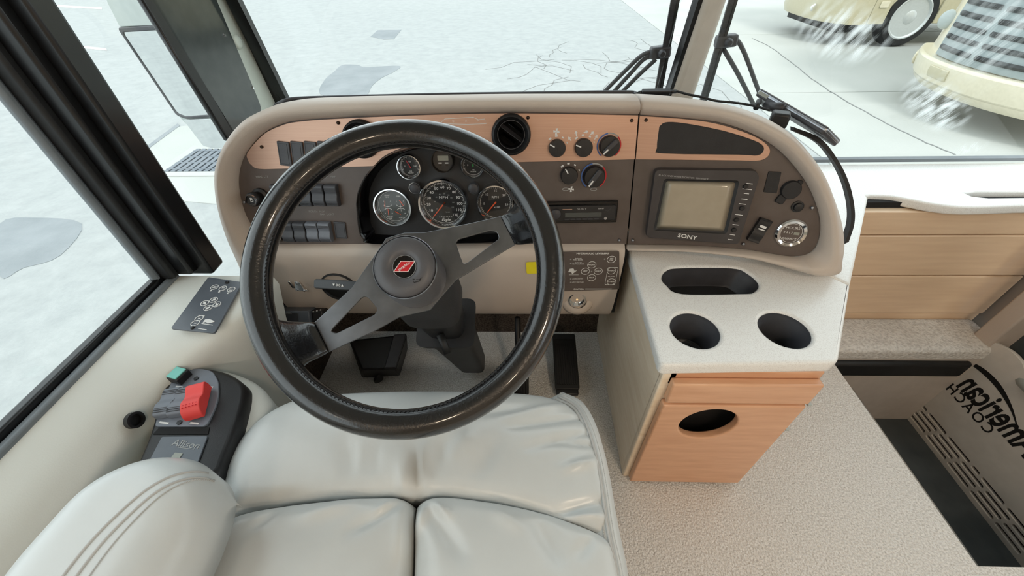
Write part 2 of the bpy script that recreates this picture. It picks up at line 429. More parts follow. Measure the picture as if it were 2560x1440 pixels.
drain = thing('drain_grate', 'blue-grey iron drain grate set in the concrete beside the front wheel', 'drain', (-3.72, 4.35, G))
DM = T(-3.66, 4.34, G+.006)
obj('frame', plate([rrect(.86, .80, .02), rrect(.66, .60, .01)], .012, .002), 'concrete', drain, DM)
obj('pit', gbox(.66, .60, .004, (0, 0, .001)), 'void', drain, DM)
bar = gbox(.05, .6, .014, (0, 0, .008)); bme = None
for i in range(9):
    o = obj('grate_bar', bme or bar, 'iron', drain, DM @ T(-.30+i*.075, 0, 0)); bme = o.data
bar = gbox(.66, .018, .014, (0, 0, .010)); bme = None
for i in range(4):
    o = obj('cross_bar', bme or bar, 'iron', drain, DM @ T(0, -.24+i*.16, 0)); bme = o.data

# ---- parked motorhomes
def wheel(parent, M, r=.5, rr=.36):
    obj('tyre', glathe([(rr-.02, -.14), (r-.04, -.15), (r, -.09), (r, .09), (r-.04, .15), (rr, .15), (rr-.03, .10)], 48, False, False), 'tyre', parent, M, auto=50)
    rim = obj('rim', glathe([(rr+.005, .13), (rr, .155), (rr-.02, .16), (rr-.05, .12), (rr-.11, .08), (.15, .075), (.13, .12), (.10, .14), (.02, .15)], 48, True, True), 'rim_metal', parent, M, auto=30)
    for i in range(10):
        a = 2*math.pi*i/10
        obj('lug_nut', glathe([(.02, 0), (.02, .035), (.012, .045)], 10), 'chrome', rim, M @ T(.19*math.cos(a), .19*math.sin(a), .07), auto=40)
        obj('hand_hole', glathe([(.026, 0), (.026, .004)], 14), 'rv_dark', rim, M @ T(.30*math.cos(a+.3), .30*math.sin(a+.3), .098) @ RZ(math.degrees(a+.3)) @ RY(-30), auto=40)
def sec_yz(x, y0, y1, z0, z1, r):
    q = rpoly([(y0, z0), (y1, z0), (y1, z1), (y0, z1)], r, 4); return [V((x, a, b)) for a, b in q]
def nose(xf, y0, y1, z0, z1, bulge, L=8, n=17, r=.12):
    """body whose front (-X) is bowed in plan"""
    secs = []
    for k in range(n):
        s = k/(n-1)*2-1; y = (y0+y1)/2+s*(y1-y0)/2
        x = xf+bulge*abs(s)**3.2
        secs.append([V((x, y, z0+.0)), V((x-.05, y, z0+.12)), V((x-.02, y, z0+(z1-z0)*.5)), V((x+.12, y, z1)), V((xf+L, y, z1)), V((xf+L, y, z0))])
    return gloft(secs, True, False, True)
rvA = thing('motorhome', 'cream motorhome with a chrome front wheel, parked farther off across the concrete', 'motorhome', (8, 10.6, G))
AX, AY = 5.95, 9.36
obj('front_cap', nose(AX, AY, AY+2.4, G+.40, G+2.9, .40, .72), 'rv_tan', rvA, auto=40)
for i, (a, b) in enumerate([(AX+.72, AX+1.06), (AX+1.98, AX+4.2), (AX+4.22, AX+6), (AX+6.02, AX+9)]):
    obj('bay_door', gbb((a+.01, AY, G+.40), (b-.01, AY+.08, G+1.25)), 'rv_tan', rvA, bevel=.012)
obj('body', gbb((AX+.73, AY+.04, G+.6), (AX+9, AY+2.36, G+3.3)), 'rv_tan', rvA, bevel=.05)
obj('wheel_house', gbb((AX+1.05, AY+.005, G+1.02), (AX+1.99, AY+.05, G+1.24)), 'rv_tan', rvA)
wheel(rvA, T(AX+1.52, AY+.16, G+.50) @ RX(90), .50, .36)
obj('latch', plate([rrect(.16, .10, .02)], .012, .004), 'rv_cream', rvA, T(AX+.90, AY-.005, G+.72) @ RX(90))
obj('chassis', gbb((AX+.35, AY+.3, G+.22), (AX+.8, AY+2.2, G+.42)), 'rv_dark', rvA)
obj('trim_line', gtube([V((AX+.30, AY+.03, G+.86)), V((AX+.09, AY+.26, G+.87)), V((AX-.03, AY+.62, G+.88)), V((AX-.05, AY+1.2, G+.88))], .012, 6), 'rv_cream', rvA)
obj('tow_hook', gtube([V((AX-.03, AY+.62, G+.66)), V((AX-.09, AY+.62, G+.62)), V((AX-.05, AY+.62, G+.56))], .022, 8), 'white_print', rvA, smooth=True)

rvB = thing('motorhome', 'cream motorhome with a grey slatted radiator grille, nose facing this cab', 'motorhome', (7, 5.4, G))
BX, BY = 5.25, 5.42
# curved front described in plan: x = BX + .36|s|^2.4
def bfx(y): return BX+.55*abs((y-BY)/1.25)**2.3
def bsurf(y, z, off=0.0): return V((bfx(y)-off+.10*max(0, z-G-1.3), y, z))
def bstrip(z0, z1, off0, off1, ya, yb, n=24, back=.25):
    secs = []
    for k in range(n):
        y = ya+(yb-ya)*k/(n-1); a = bsurf(y, z0, off0); b = bsurf(y, z1, off1)
        secs.append([a, (a+b)/2-V((.012, 0, 0)), b, b+V((back, 0, 0)), a+V((back, 0, 0))])
    return gloft(secs, True, False, True)
obj('front_mask', bstrip(G+.60, G+2.9, -.05, -.05, BY-1.25, BY+1.25, back=.6), 'rv_cream', rvB, auto=35)
obj('bumper', bstrip(G+.36, G+.62, .05, .10, BY-1.25, BY+1.28), 'rv_cream', rvB, bevel=.03)
obj('chin', bstrip(G+.28, G+.37, -.04, .04, BY-1.1, BY+1.1), 'rv_cream', rvB, auto=35)
obj('body', gbb((BX+.62, BY-1.25, G+.45), (BX+9, BY+1.25, G+3.2)), 'rv_cream', rvB, bevel=.06)
gr = obj('grille', bstrip(G+.63, G+1.42, -.02, -.02, BY-.70, BY+.60, back=.06), 'rv_grey', rvB, auto=35)
for side in (-1, 1):
    for i in range(6):
        z = G+.70+i*.118; y0, y1 = (BY-.66, BY-.07) if side < 0 else (BY+.01, BY+.55)
        obj('grille_slot', bstrip(z, z+.05, -.005, -.005, y0, y1, 10, back=.03), 'rv_dark', gr)
for side in (-1, 1):
    y = BY+side*.92
    obj('headlight', glathe([(.11, 0), (.10, .03), (.07, .05), (.02, .06)], 24), 'mirror_shell', rvB, T(bfx(y)+.02, y, G+.95) @ RY(-90), auto=40)
obj('bumper_guard', bstrip(G+.40, G+.56, .10, .12, BY+1.02, BY+1.28, 8), 'rv_cream', rvB, bevel=.03)
obj('licence_plate_recess', bstrip(G+.44, G+.56, .085, .11, BY+.02, BY+.34, 8, .02), 'rv_tan', rvB, bevel=.006)
wheel(rvB, T(BX+2.2, BY-1.12, G+.5) @ RX(90)); wheel(rvB, T(BX+2.2, BY+1.12, G+.5) @ RX(-90))

# ================================================================== SETTING: coach shell
XL, XR = -.76, 1.65
floor = struct('floor', gbb((XL, -3, -.06), (1.055, 1.25, 0)), 'carpet')
obj('floor_section', gbb((1.055, -3, -.06), (XR, .27, 0)), 'carpet', floor)
obj('toe_board', gx(gbox(1.3, .03, .75), T(-.11, 1.12, .27) @ RX(-24)), 'dark_carpet', floor)
ceil = struct('ceiling', gbb((XL-.06, -3, 1.98), (XR+.06, 1.1, 2.04)), 'ceiling_fabric')
wl = struct('wall_left', gbb((XL-.05, -3, -.75), (XL-.005, .66, .535)), 'mirror_shell')
obj('lower_section', gbb((XL-.05, .66, -.75), (XL-.005, 1.26, .30)), 'mirror_shell', wl)
obj('upper_section', gbb((XL-.05, -3, 1.55), (XL-.005, 1.1, 1.98)), 'ceiling_fabric', wl)
obj('rear_section', gbb((XL-.05, -3, .535), (XL-.005, -1.0, 1.55)), 'ceiling_fabric', wl)
wr = struct('wall_right', gbb((XR+.03, -3, -.75), (XR+.08, -.35, .75)), 'cream')
obj('upper_section', gbb((XR+.03, -3, 1.5), (XR+.08, 1.2, 1.98)), 'ceiling_fabric', wr)
obj('rear_section', gbb((XR+.03, -3, .75), (XR+.08, -1.2, 1.5)), 'ceiling_fabric', wr)
obj('rear_jamb', gbb((XR+.03, -.35, -.75), (XR+.08, .12, 1.5)), 'cream', wr)
obj('front_section', gbb((XR+.03, .96, -.75), (XR+.08, 1.30, .56)), 'cream', wr)
struct('wall_back', gbb((XL-.05, -3.05, -.05), (XR+.08, -3, 2)), 'ceiling_fabric')
wf = struct('wall_front', gbb((XL, 1.26, -.5), (XR+.05, 1.30, .50)), 'cream')
obj('header', gbb((XL, 1.08, 1.72), (XR+.05, 1.12, 2.0)), 'ceiling_fabric', wf)

# boards under the passenger shelf
YB = 1.03
zb = [oy(2150, 522, YB).z, oy(2145, 589, YB).z, oy(2138, 690, YB).z, oy(2130, 784, YB).z, oy(2128, 806, YB).z]
zb[0] = .484
for i in range(4):
    hgt = zb[i]-zb[i+1]
    obj('board', gbox(1.08, .03, hgt-.004, (1.11, YB+.015+(.006 if i == 3 else 0), (zb[i]+zb[i+1])/2)), 'board_wood', wf, bevel=.004)
obj('backing', gbb((.56, YB+.022, 0), (XR, YB+.05, .5)), 'void', wf)
# carpeted ledge and step well
tr1 = struct('trim_1', gbb((.6, .885, -.035), (XR-.01, YB+.01, .03)), 'carpet_pale', bevel=.018, seg=3)
sw = bpy.data.objects.new('step_well', None); link(sw, None, T(1.3, .6, -.4)); sw['kind'] = 'structure'; sw['label'] = 'carpet-edged entry step well beside the pedestal'
obj('front_riser', gbb((1.055, .886, -.6), (XR, .905, -.02)), 'well_grey', sw)
obj('nosing', gbb((1.04, .868, -.105), (1.56, .900, -.030)), 'rubber', sw, bevel=.012)
obj('left_riser', gbb((1.035, .27, -.6), (1.054, .90, -.01)), 'step_grey', sw)
obj('back_riser', gbb((1.055, .25, -.6), (XR, .269, -.01)), 'well_grey', sw)
obj('tread', gbb((1.05, .26, -.24), (1.225, .89, -.20)), 'step_grey', sw, bevel=.003)
obj('tread_edge', gbb((1.222, .262, -.235), (1.246, .885, -.196)), 'metal_edge', sw, bevel=.003)
obj('lower_riser', gbb((1.20, .26, -.6), (1.224, .89, -.235)), 'rubber', sw)
obj('lower_tread', gbb((1.22, .26, -.46), (XR, .89, -.42)), 'step_grey', sw)

# ---- entry door with the cut-out kick panel
door = bpy.data.objects.new('door_1', None); link(door, None, T(1.65, .55, -.4)); door['kind'] = 'structure'; door['label'] = 'entry door with pierced lettering kick panel at the step well'
XD = 1.60
MD = frame((XD, .90, 0), (0, -1, 0), (0, 0, 1))
a0 = loc2(MD, 2246, 1032); a1 = loc2(MD, 2330, 950); a2 = loc2(MD, 2448, 842); a3 = loc2(MD, 2505, 860); a4 = loc2(MD, 2560, 900)
arc = cat([V((a2[0], a2[1], 0)), V((a3[0], a3[1], 0)), V((a4[0], a4[1], 0)), V((a4[0]+.10, a4[1]-.05, 0)), V((.60, a4[1]-.22, 0))], 6)
out = [(a0[0]-.002, -.42), (a2[0]-.05, a2[1]-.01)]+[(v.x, v.y) for v in arc]+[(.60, -.42)]
holes = []
rows = [((2300, 999), (2512, 1247)), ((2289, 1004), (2505, 1265)), ((2280, 1013), (2500, 1285)), ((2270, 1020), (2490, 1300))]
def slot(x0, x1, y, h=.008): return rpoly([(x0, y-h), (x1, y-h), (x1, y+h), (x0, y+h)], h*.9, 3)
lens = [[.05, .085, .095, .03, .085, .085, .085], [.03, .085, .095, .09, .09, .09], [.018, .085, .095, .09, .09, .09], [.010, .085, .095, .09, .09, .09]]
x0s = [loc2(MD, *p[0])[0] for p in rows]; yr = [loc2(MD, *p[0])[1] for p in rows]
ytop, ybot = yr[0], yr[3]
for i in range(4):
    x = x0s[i]; y = ytop+(ybot-ytop)*i/3
    for L in lens[i]:
        if x+L > .58: break
        holes.append(slot(x, x+L, y, .0065)); x += L+.012
obj('kick_panel', plate([out]+holes, .012, .001), 'door_grey', door, MD)
obj('backing', gbb((XD+.03, .10, -.5), (XD+.04, .93, .02)), 'void', door)
h0 = loc2(MD, 2380, 966); h1 = loc2(MD, 2487, 1080)
cw = h1[0]-h0[0]
me = text_mesh('COACH', .055, bold=.0006, spacing=1.25); xw = max(v.co.x for v in me.vertices)-min(v.co.x for v in me.vertices)
me.transform(Mx.Diagonal((-cw/xw, 1, 1, 1)))
obj('coach_lettering', me, 'void', door, MD @ T((h0[0]+h1[0])/2, (h0[1]+h1[1])/2, .0126))
n0 = loc2(MD, 2402, 960); n1 = loc2(MD, 2548, 1095)
aw = (n1[0]-n0[0])*8/6.4
me = text_mesh('American', .13, bold=.003, shear=-.2); xw = max(v.co.x for v in me.vertices)-min(v.co.x for v in me.vertices)
me.transform(Mx.Diagonal((-aw/xw, 1, 1, 1)))
yc = loc2(MD, 2470, 1010)[1]
obj('american_lettering', me, 'void', door, MD @ T(n0[0]+aw/2, yc+.01, .0126))
sp = [loc2(MD, *q) for q in [(2402, 914), (2430, 904), (2470, 922), (2510, 960), (2540, 1015), (2558, 1080)]]
inn = [loc2(MD, *q) for q in [(2402, 914), (2430, 910), (2465, 934), (2502, 972), (2536, 1025), (2556, 1080)]]
sw1 = cat([V((*q, 0)) for q in sp], 6); sw2 = cat([V((*q, 0)) for q in inn], 6)
obj('swoosh', plate([[(v.x, v.y) for v in sw1]+[(v.x, v.y) for v in reversed(sw2)][1:-1]], .0004), 'void', door, MD @ T(0, 0, .0126))
# door leaf above the kick panel
obj('screen_frame', gbb((XD+.05, .14, .0), (XD+.075, .94, .62)), 'step_grey', door)
obj('grab_bar', gtube([V((XD-.02, .30, .45)), V((XD-.03, .32, .2)), V((XD-.03, .72, .03)), V((XD+.02, .80, .0))], .02, 10), 'mirror_shell', door, smooth=True)
obj('jamb_trim', gbb((XD-.02, .90, -.02), (XD+.06, .96, .56)), 'cream', door, bevel=.006)
obj('leaf_glass', gbb((XR+.03, .12, .62), (XR+.036, .95, 1.5)), 'glass', door)

# ---- windscreen: raked plane
WY, WZ, WS = 1.285, .52, -.20
WN = V((0, 1, -WS)).normalized(); WP = V((0, WY, WZ))
def ows(x, y, off=0.0): return onp(x, y, WP+WN*off, WN)
MW = frame(WP, (1, 0, 0), (0, WS, 1))
s1 = MW.inverted() @ ows(2110, 85); s2 = MW.inverted() @ ows(2340, 265); s3 = MW.inverted() @ ows(2420, 372); s4 = MW.inverted() @ ows(2480, 90)  # s3 marks a reflection, painted as a faint smear
def smudge_glint_mat():
    # the pane mesh is built in the local XZ plane, so smears and the painted reflection are placed in pane metres
    return glass_mat('pane_streaked', (.97, .99, .985, 1), smudge_glint=[(s1.x, s1.y, .16, .07, .35, .55), (s2.x, s2.y, .17, .06, .5, .75), (s4.x, s4.y, .16, .12, .4, .35), (s3.x, s3.y, .06, .03, -.3, .3)])
smudge_glint_mat()
XC0 = ows(1690, 150).x
MWX = MW @ RX(-90)     # local X right, Z up the pane
w3 = struct('window_3', gbox(XC0-(-.72)-.03, .006, 1.3, ((XC0-.72)/2-.015, 0, .62)), 'glass', None, MWX)
w4 = struct('window_4', gbox(XR-XC0-.05, .006, 1.3, ((XC0+XR)/2+.02, 0, .62)), 'pane_streaked', None, MWX)
obj('bottom_seal', gbox(XR-XC0-.05, .014, .012, ((XC0+XR)/2+.02, -.004, .008)), 'seal_grey', w4, MWX)
obj('corner_seal', gbox(.03, .02, 1.3, (-.715, 0, .62)), 'window_black', w3, MWX)
# centre post
b0, b1 = ows(1668, 225), ows(1740, 0)
c0, c1 = ows(1718, 250), ows(1800, 0)
tr2 = struct('trim_2', gloft([[p+V((0, y, 0)) for p in (b, c) for y in ((0, -.05) if p is b else (-.05, 0))] for b, c in ((b0+(b0-b1)*1.2, c0+(c0-c1)*1.2), (b1+(b1-b0)*2.2, c1+(c1-c0)*2.2))], True), 'pillar_cream', bevel=.018, seg=4)
e0, e1 = ows(1662, 225), ows(1731, 0)
obj('edge_seal', gloft([[p+V((dx, y, 0)) for dx, y in ((0, .0), (.016, .0), (.016, -.04), (0, -.04))] for p in (e0+(e0-e1)*1.2, e1+(e1-e0)*2.2)], True), 'window_black', tr2)

# ---- left corner post (smoked inset, pale cover)
p1 = ox(580, 352, XL+.01); p2 = ows(697, 262)
ax = (p2-p1); ax.z = 0
MA = frame(p1, ax, (0, 0, 1))
def qa(*pts): return [loc2(MA, *p) for p in pts]
post = bpy.data.objects.new('trim_3', None); link(post, None, MA); post['kind'] = 'structure'
A = qa((335, -80), (590, 345), (600, 400), (720, 330), (697, 258), (548, -80))
obj('cover', plate([A], .03, .004, z0=-.03), 'pillar_pale', post, MA)
SM = qa((322, -80), (574, 322), (586, 340), (612, 330), (640, 300), (651, 275), (640, 245), (503, -80))
obj('smoked_inset', plate([rpoly(SM, [0, .02, .02, .02, .02, .02, .01, 0])], .006, .002), 'smoked', post, MA)
E1 = qa((300, -80), (566, 352), (590, 348), (340, -80))
obj('post_seal', plate([E1], .014, .004, z0=-.008), 'window_black', post, MA)
E2 = qa((532, -80), (688, 258), (699, 256), (548, -80))
obj('post_seal', plate([E2], .03, .004, z0=-.008), 'window_black', post, MA)
bx, by = loc2(MA, 593, 105)
obj('button_cap', glathe([(.017, 0), (.016, .004), (.010, .007), (.002, .008)], 24), 'pillar_pale', post, MA @ T(bx, by, 0), auto=60)
for q in ((555, 88), (626, 220)):
    a, b = loc2(MA, *q); obj('screw', glathe([(.004, 0), (.003, .003)], 10), 'chrome', post, MA @ T(a, b, .006))

# ---- driver's side window
SZ = .57
w1 = struct('window_1', gbb((XL-.018, -1.0, SZ), (XL-.013, .64, 1.55)), 'glass')
obj('sill_seal', gbb((XL-.022, -1.0, SZ-.03), (XL-.004, .64, SZ+.018)), 'window_black', w1, bevel=.004)
obj('inner_seal', gbb((XL-.004, -1.0, SZ-.03), (XL+.010, .645, SZ+.006)), 'seal_grey', w1, bevel=.004)
w2 = struct('window_2', gbb((XL-.018, .72, .30), (XL-.013, 1.10, 1.55)), 'glass')
# black mullion with ridges
mz0, mz1 = .575, 1.6
for i, (xa, xb, ya, yb, m) in enumerate([(XL-.03, XL+.075, .655, .70, 'window_black'), (XL-.02, XL+.050, .635, .66, 'window_black'), (XL-.02, XL+.020, .620, .64, 'rubber'), (XL-.02, XL-.004, .606, .622, 'seal_grey')]):
    o = obj('mullion_ridge' if i else 'mullion', gbb((xa, ya, mz0 if i != 0 else .56), (xb, yb, mz1)), m, w1, bevel=.006)

# ================================================================== DASHBOARD
SL = rad(75)
O_ = od(1567, 610, .967)
FL = frame(O_, (1, 0, 0), (0, math.cos(SL), math.sin(SL)))
aR = rad(11.5)
FR = frame(O_, (math.cos(aR), -math.sin(aR), 0), (math.sin(aR)*math.cos(SL), math.cos(aR)*math.cos(SL), math.sin(SL)))
def side(px, py): return FR if px > 1597-(py-285)*30/325 else FL
def dp(px, py, off=0.0, S=None):
    S = S or side(px, py); n = S.to_3x3().col[2]; return onp(px, py, S.translation+n*off, n)
def d2(S, pts, off=0.0): return [loc2(S, a, b, off) for a, b in pts]
def at(px, py, off=0.0, S=None, spin=0):
    S = S or side(px, py); a, b = loc2(S, px, py, off); return S @ T(a, b, off) @ RZ(spin)
def pxlen(px, py, n): return n/FPX*((dp(px, py)-CAM).dot(Fd))

dash = thing('dashboard', 'cream moulded motorhome dashboard with dark and copper instrument panels', 'dashboard', (.0, .8, .3))
PLo = [(690, 632), (640, 580), (612, 530), (598, 470), (601, 420), (620, 377), (660, 333), (703, 311), (744, 301), (832, 294), (1060, 284), (1300, 280), (1596, 285), (1566, 611), (1300, 619), (900, 629)]
PRo = [(1598, 286), (1720, 295), (1800, 306), (1880, 334), (1950, 378), (2010, 448), (2040, 510), (2051, 560), (2044, 606), (2022, 633), (1985, 641), (1940, 636), (1860, 623), (1720, 613), (1569, 611)]
def sm2(S, pts, n=4, corners=()):
    q = d2(S, pts); out = []
    runs = []
    # smooth the runs between sharp corners
    idx = sorted(corners) or [0]
    m = len(q)
    for k, c in enumerate(idx):
        e = idx[(k+1) % len(idx)]
        run = [q[(c+i) % m] for i in range(((e-c) % m or m)+1)]
        s = cat([V((*p, 0)) for p in run], n)
        out += [(v.x, v.y) for v in s[:-1]]
    return out
# opening in the panel for the instrument cluster
CLo = [(899, 505), (905, 470), (930, 425), (980, 384), (1030, 367), (1092, 360), (1140, 361), (1195, 378), (1250, 412), (1290, 462), (1312, 510), (1320, 555), (1308, 584), (1280, 597), (1100, 602), (935, 602), (916, 590), (905, 567)]
clus2 = sm2(FL, CLo, 4)
VENTS = [(906, 347, 46), (1278, 336, 49)]
vh = [circ(*loc2(FL, a, b, .002), pxlen(a, b, r)*.80, 36) for a, b, r in VENTS]
obj('switch_panel', plate([sm2(FL, PLo, 4, (0, 12, 13, 14, 15)), clus2]+vh, .004, .0006, z0=-.004), 'panel_dark', dash, FL)
obj('monitor_panel', plate([sm2(FR, PRo, 4, (0, 14))], .004, .0006, z0=-.004), 'panel_dark', dash, FR)
CPl = [(622, 400), (621, 380), (660, 336), (703, 314), (744, 304), (832, 297), (1060, 287), (1300, 283), (1595, 288), (1586, 398), (1300, 405), (1225, 407), (1165, 381), (1092, 358), (1020, 366), (965, 388), (935, 415), (727, 421), (650, 422), (630, 412)]
obj('copper_plate', plate([sm2(FL, CPl, 4, (8, 9, 11, 16))]+vh, .003, .0005), 'copper', dash, FL)
CPr = [(1599, 289), (1720, 298), (1800, 311), (1870, 334), (1908, 354), (1924, 374), (1916, 393), (1890, 402), (1840, 401), (1589, 398)]
cpr2 = sm2(FR, CPr, 4, (0, 9))
INS = [(1648, 316), (1662, 306), (1694, 306), (1752, 315), (1816, 329), (1873, 347), (1903, 361), (1908, 376), (1892, 388), (1847, 386), (1656, 383), (1642, 370)]
ins2 = sm2(FR, INS, 3)
obj('copper_plate', plate([cpr2, ins2], .003, .0005), 'copper', dash, FR)
obj('dark_inset', plate([ins2], .0012), 'black_soft', dash, FR)

# rounded surround
STL = [((700, 645), (612, 698)), ((668, 615), (590, 650)), ((640, 580), (566, 590)), ((612, 530), (548, 520)), ((598, 470), (539, 450)), ((601, 420), (544, 400)), ((620, 377), (566, 352)), ((660, 333), (606, 304)), ((703, 311), (656, 277)), ((744, 301), (712, 261)), ((832, 294), (800, 252)), ((1060, 284), (1060, 246)), ((1300, 280), (1300, 243)), ((1594, 285), (1594, 243))]
STR = [((1600, 286), (1601, 243)), ((1660, 290), (1664, 247)), ((1720, 295), (1728, 254)), ((1800, 306), (1818, 268)), ((1880, 334), (1905, 296)), ((1950, 378), (1985, 345)), ((2010, 448), (2050, 420)), ((2040, 510), (2083, 490)), ((2051, 560), (2099, 560)), ((2046, 606), (2106, 620)), ((2036, 624), (2106, 656)), ((2022, 635), (2098, 684)), ((2004, 640), (2050, 690)), ((1985, 642), (1992, 677)), ((1940, 637), (1935, 661)), ((1860, 624), (1860, 645)), ((1720, 614), (1720, 630)), ((1569, 612), (1569, 626))]
def surround(ST, S, back, n=6, flare=0.0):
    n3 = S.to_3x3().col[2]
    I = cat([dp(*a, 0, S) for a, b in ST], n); Od = cat([dp(*b, .016, S) for a, b in ST], n)
    secs = []
    for i, o in zip(I, Od):
        d = o-i; w_ = d.length; h = min(.030, w_*.62)
        out = d.normalized()
        bk = V((0, back, -back*.30))
        base = o-n3*.016
        fl = flare*max(0, out.x)**1.5
        secs.append([i-n3*.01, i+n3*h*.28, i+d*.10+n3*h*.62, i+d*.30+n3*h*.98, i+d*.55+n3*h*1.05, i+d*.80+n3*h*.72, o, base+out*(.006+fl*.45)+bk*.18-n3*.004, base+out*(.007+fl*.85)+bk*.5, base+out*(.006+fl)+bk, base-out*.03+bk, i-n3*.03])
    return gloft(secs, True, False, True)
obj('surround', surround(STL, FL, .055), 'cream', dash, smooth=True)
obj('surround', surround(STR, FR, .06, flare=.034), 'cream', dash, smooth=True)
# black shell strip that shows round the outer end
bs = [(1985, 318), (2050, 345), (2092, 395), (2122, 455), (2136, 515), (2136, 560), (2122, 605)]
bi = [(1985, 328), (2046, 358), (2087, 407), (2114, 463), (2127, 520), (2126, 565), (2111, 610)]
P1 = cat([dp(*q, -.075, FR) for q in bs], 5); P2 = cat([dp(*q, -.075, FR) for q in bi], 5)
nr = FR.to_3x3().col[2]
obj('shell_strip', gloft([[a, b, b-nr*.02, a-nr*.02] for a, b in zip(P1, P2)], True), 'black_soft', dash, auto=40)
# body that closes the dash behind the panels
z_top = dp(1300, 243, .016, FL).z
dbk = dp(1060, 246, 0, FL)
obj('core', gloft([[V((x, .87, .54)), V((x, dbk.y+.045, z_top-.05)), V((x, dbk.y+.12, z_top-.05)), V((x, dbk.y+.12, .54))] for x in (-.60, .26)]), 'black_soft', dash)
cr0 = [FR @ V((a, b, -.035)) for a, b in d2(FR, [(1602, 300), (1800, 330), (1930, 400), (2010, 500), (2030, 600), (1960, 622), (1720, 605), (1580, 605)])]
obj('core', gloft([cr0, [p+V((0, .10, 0)) for p in cr0]], True), 'black_soft', dash)
# windscreen-edge trim along the dash top
tp = cat([od(690, 263, .93), od(715, 251, .95), od(760, 246, .96), od(900, 242, .97), od(1100, 237, .975), od(1300, 234, .98), od(1500, 231, .98), od(1578, 231, .98), od(1590, 236, .97)], 6)
obj('rear_trim', gtube(tp, .0048, 8), 'charcoal', dash, smooth=True)
# top deck to the glass
obj('top_deck', gbb((-.70, dbk.y+.02, .66), (.44, 1.235, .69)), 'cream', dash, bevel=.006)
obj('light_stop_wall', gbb((-.68, 1.0, .30), (.262, 1.02, .67)), 'black_soft', dash)  # added wall that keeps windscreen light out of the footwell
obj('light_stop_side', gbb((-.70, .66, .0), (-.685, 1.2, .45)), 'dark_carpet', dash)  # added dark sheet that blocks quarter-window light from the footwell

# ---- screws
scr = None
for (a, b, m) in [(655, 367, 'dark_screw'), (846, 307, 'dark_screw'), (612, 505, 'steel'), (700, 625, 'steel'), (902, 618, 'steel'), (1320, 294, 'dark_screw'), (1579, 301, 'dark_screw'), (1615, 300, 'dark_screw'), (1548, 600, 'steel'), (1582, 600, 'steel'), (2030, 519, 'steel'), (1858, 609, 'steel')]:
    obj('screw', glathe([(.0036, .0), (.0036, .0025), (.0026, .0042), (.0008, .0048)], 12), m, dash, at(a, b, .0025), auto=50)

# ---- air vents
for k, (a, b, r) in enumerate([(906, 347, 46), (1278, 336, 49)]):
    R_ = pxlen(a, b, r); M = at(a, b, .002, FL)
    v = obj('air_vent', glathe([(R_, 0), (R_, .008), (R_*.95, .017), (R_*.86, .019), (R_*.77, .012), (R_*.70, .006), (R_*.68, -.045)], 40, False, False), 'black', dash, M, auto=50)
    obj('vent_tube', glathe([(R_*.69, -.042), (R_*.69, -.043)], 32, True, True), 'void', v, M)
    obj('vent_ring', glathe([(R_*.70, .0065), (R_*.70, .0085), (R_*.67, .0085), (R_*.66, .0)], 40, False, False), 'charcoal', v, M, auto=50)
    obj('vent_blade', gbox(R_*1.32, .0015, .014, (0, 0, -.006)), 'charcoal', v, M @ RZ(-36 if k else -20) @ RX(25))
    obj('vent_blade', gbox(R_*.8, .0012, .012, (0, R_*.36, -.008)), 'gloss_black', v, M @ RZ(-36 if k else -20) @ RX(25))
    obj('vent_blade', gbox(R_*.8, .0012, .012, (0, -R_*.36, -.008)), 'gloss_black', v, M @ RZ(-36 if k else -20) @ RX(25))

# ---- switches
def cover(px, py):
    M = at(px, py, .002, FL, -7)
    s = obj('switch_blank', plate([rrect(.0265, .052, .002)], .006, .0012), 'switch_grey', dash, M)
    obj('blank_rim', plate([rrect(.0195, .044, .001), rrect(.0185, .043, .001)], .0005), 'black', s, M @ T(-.001, 0, .006))
for i in range(4): cover(714+33*i, 384)
def rocker(px, py, m='switch_grey', w_=.0275, h=.050, par=None, M=None, lip=.020, ribs=True):
    M = M or at(px, py, 0, FL, -3)
    prof = [(-h/2, 0), (-h/2, .011), (-h*.40, lip*.82), (-h*.18, lip), (h*.06, lip*.78), (h*.30, lip*.92), (h*.44, lip*.90), (h/2, .012), (h/2, 0)]
    q = cat([V((0, a, b)) for a, b in prof], 3)
    o = obj('rocker_switch', gloft([[V((x, p.y, p.z)) for p in q] for x in (-w_/2, w_/2)], True), m, par or dash, M, bevel=.0012)
    if ribs:
        it = []
        for yy in (-.42, -.36, -.30, .24, .30, .36):
            z = [p for p in q if p.z > .008]; z = min(z, key=lambda p: abs(p.y-yy*h)).z
            it.append((gbox(w_*.9, .0012, .0012, (0, yy*h, z+.0003)), I4))
        obj('grip_ribs', joinm(it), 'charcoal', o, M)
    return o
for x in (835, 802, 769, 736, 703): rocker(x, 486)
for x in (727, 757, 788, 818): rocker(x, 577, 'switch_light' if x in (788, 818) else 'switch_grey')
M = at(852, 575, 0, FL, -4); s = obj('switch_blank', plate([rrect(.028, .042, .002)], .004, .001), 'switch_grey', dash, M)
obj('blank_rim', plate([rrect(.022, .037, .001), rrect(.021, .036, .001)], .0005), 'black', s, M @ T(0, 0, .004))
for (a, b, s) in [(655, 442, 'HEAD LTS'), (800, 444, 'MIRROR  FOG'), (832, 442, 'MAP'), (792, 529, 'PORCH  AUX'), (818, 536, 'FAN  LIGHT')]:
    text(s, .0065, 'grey_print', dash, at(a, b, .0004, FL), 'switch_caption')
M = at(653, 490, 0, FL)
k = obj('headlight_knob', glathe([(.019, 0), (.019, .006), (.013, .010), (.013, .022), (.016, .026), (.016, .034), (.013, .037)], 28), 'black', dash, M, auto=45)
obj('knob_ring', glathe([(.013, .0371), (.012, .040), (.009, .040), (.009, .0372)], 28, False, False), 'chrome', k, M, auto=45)
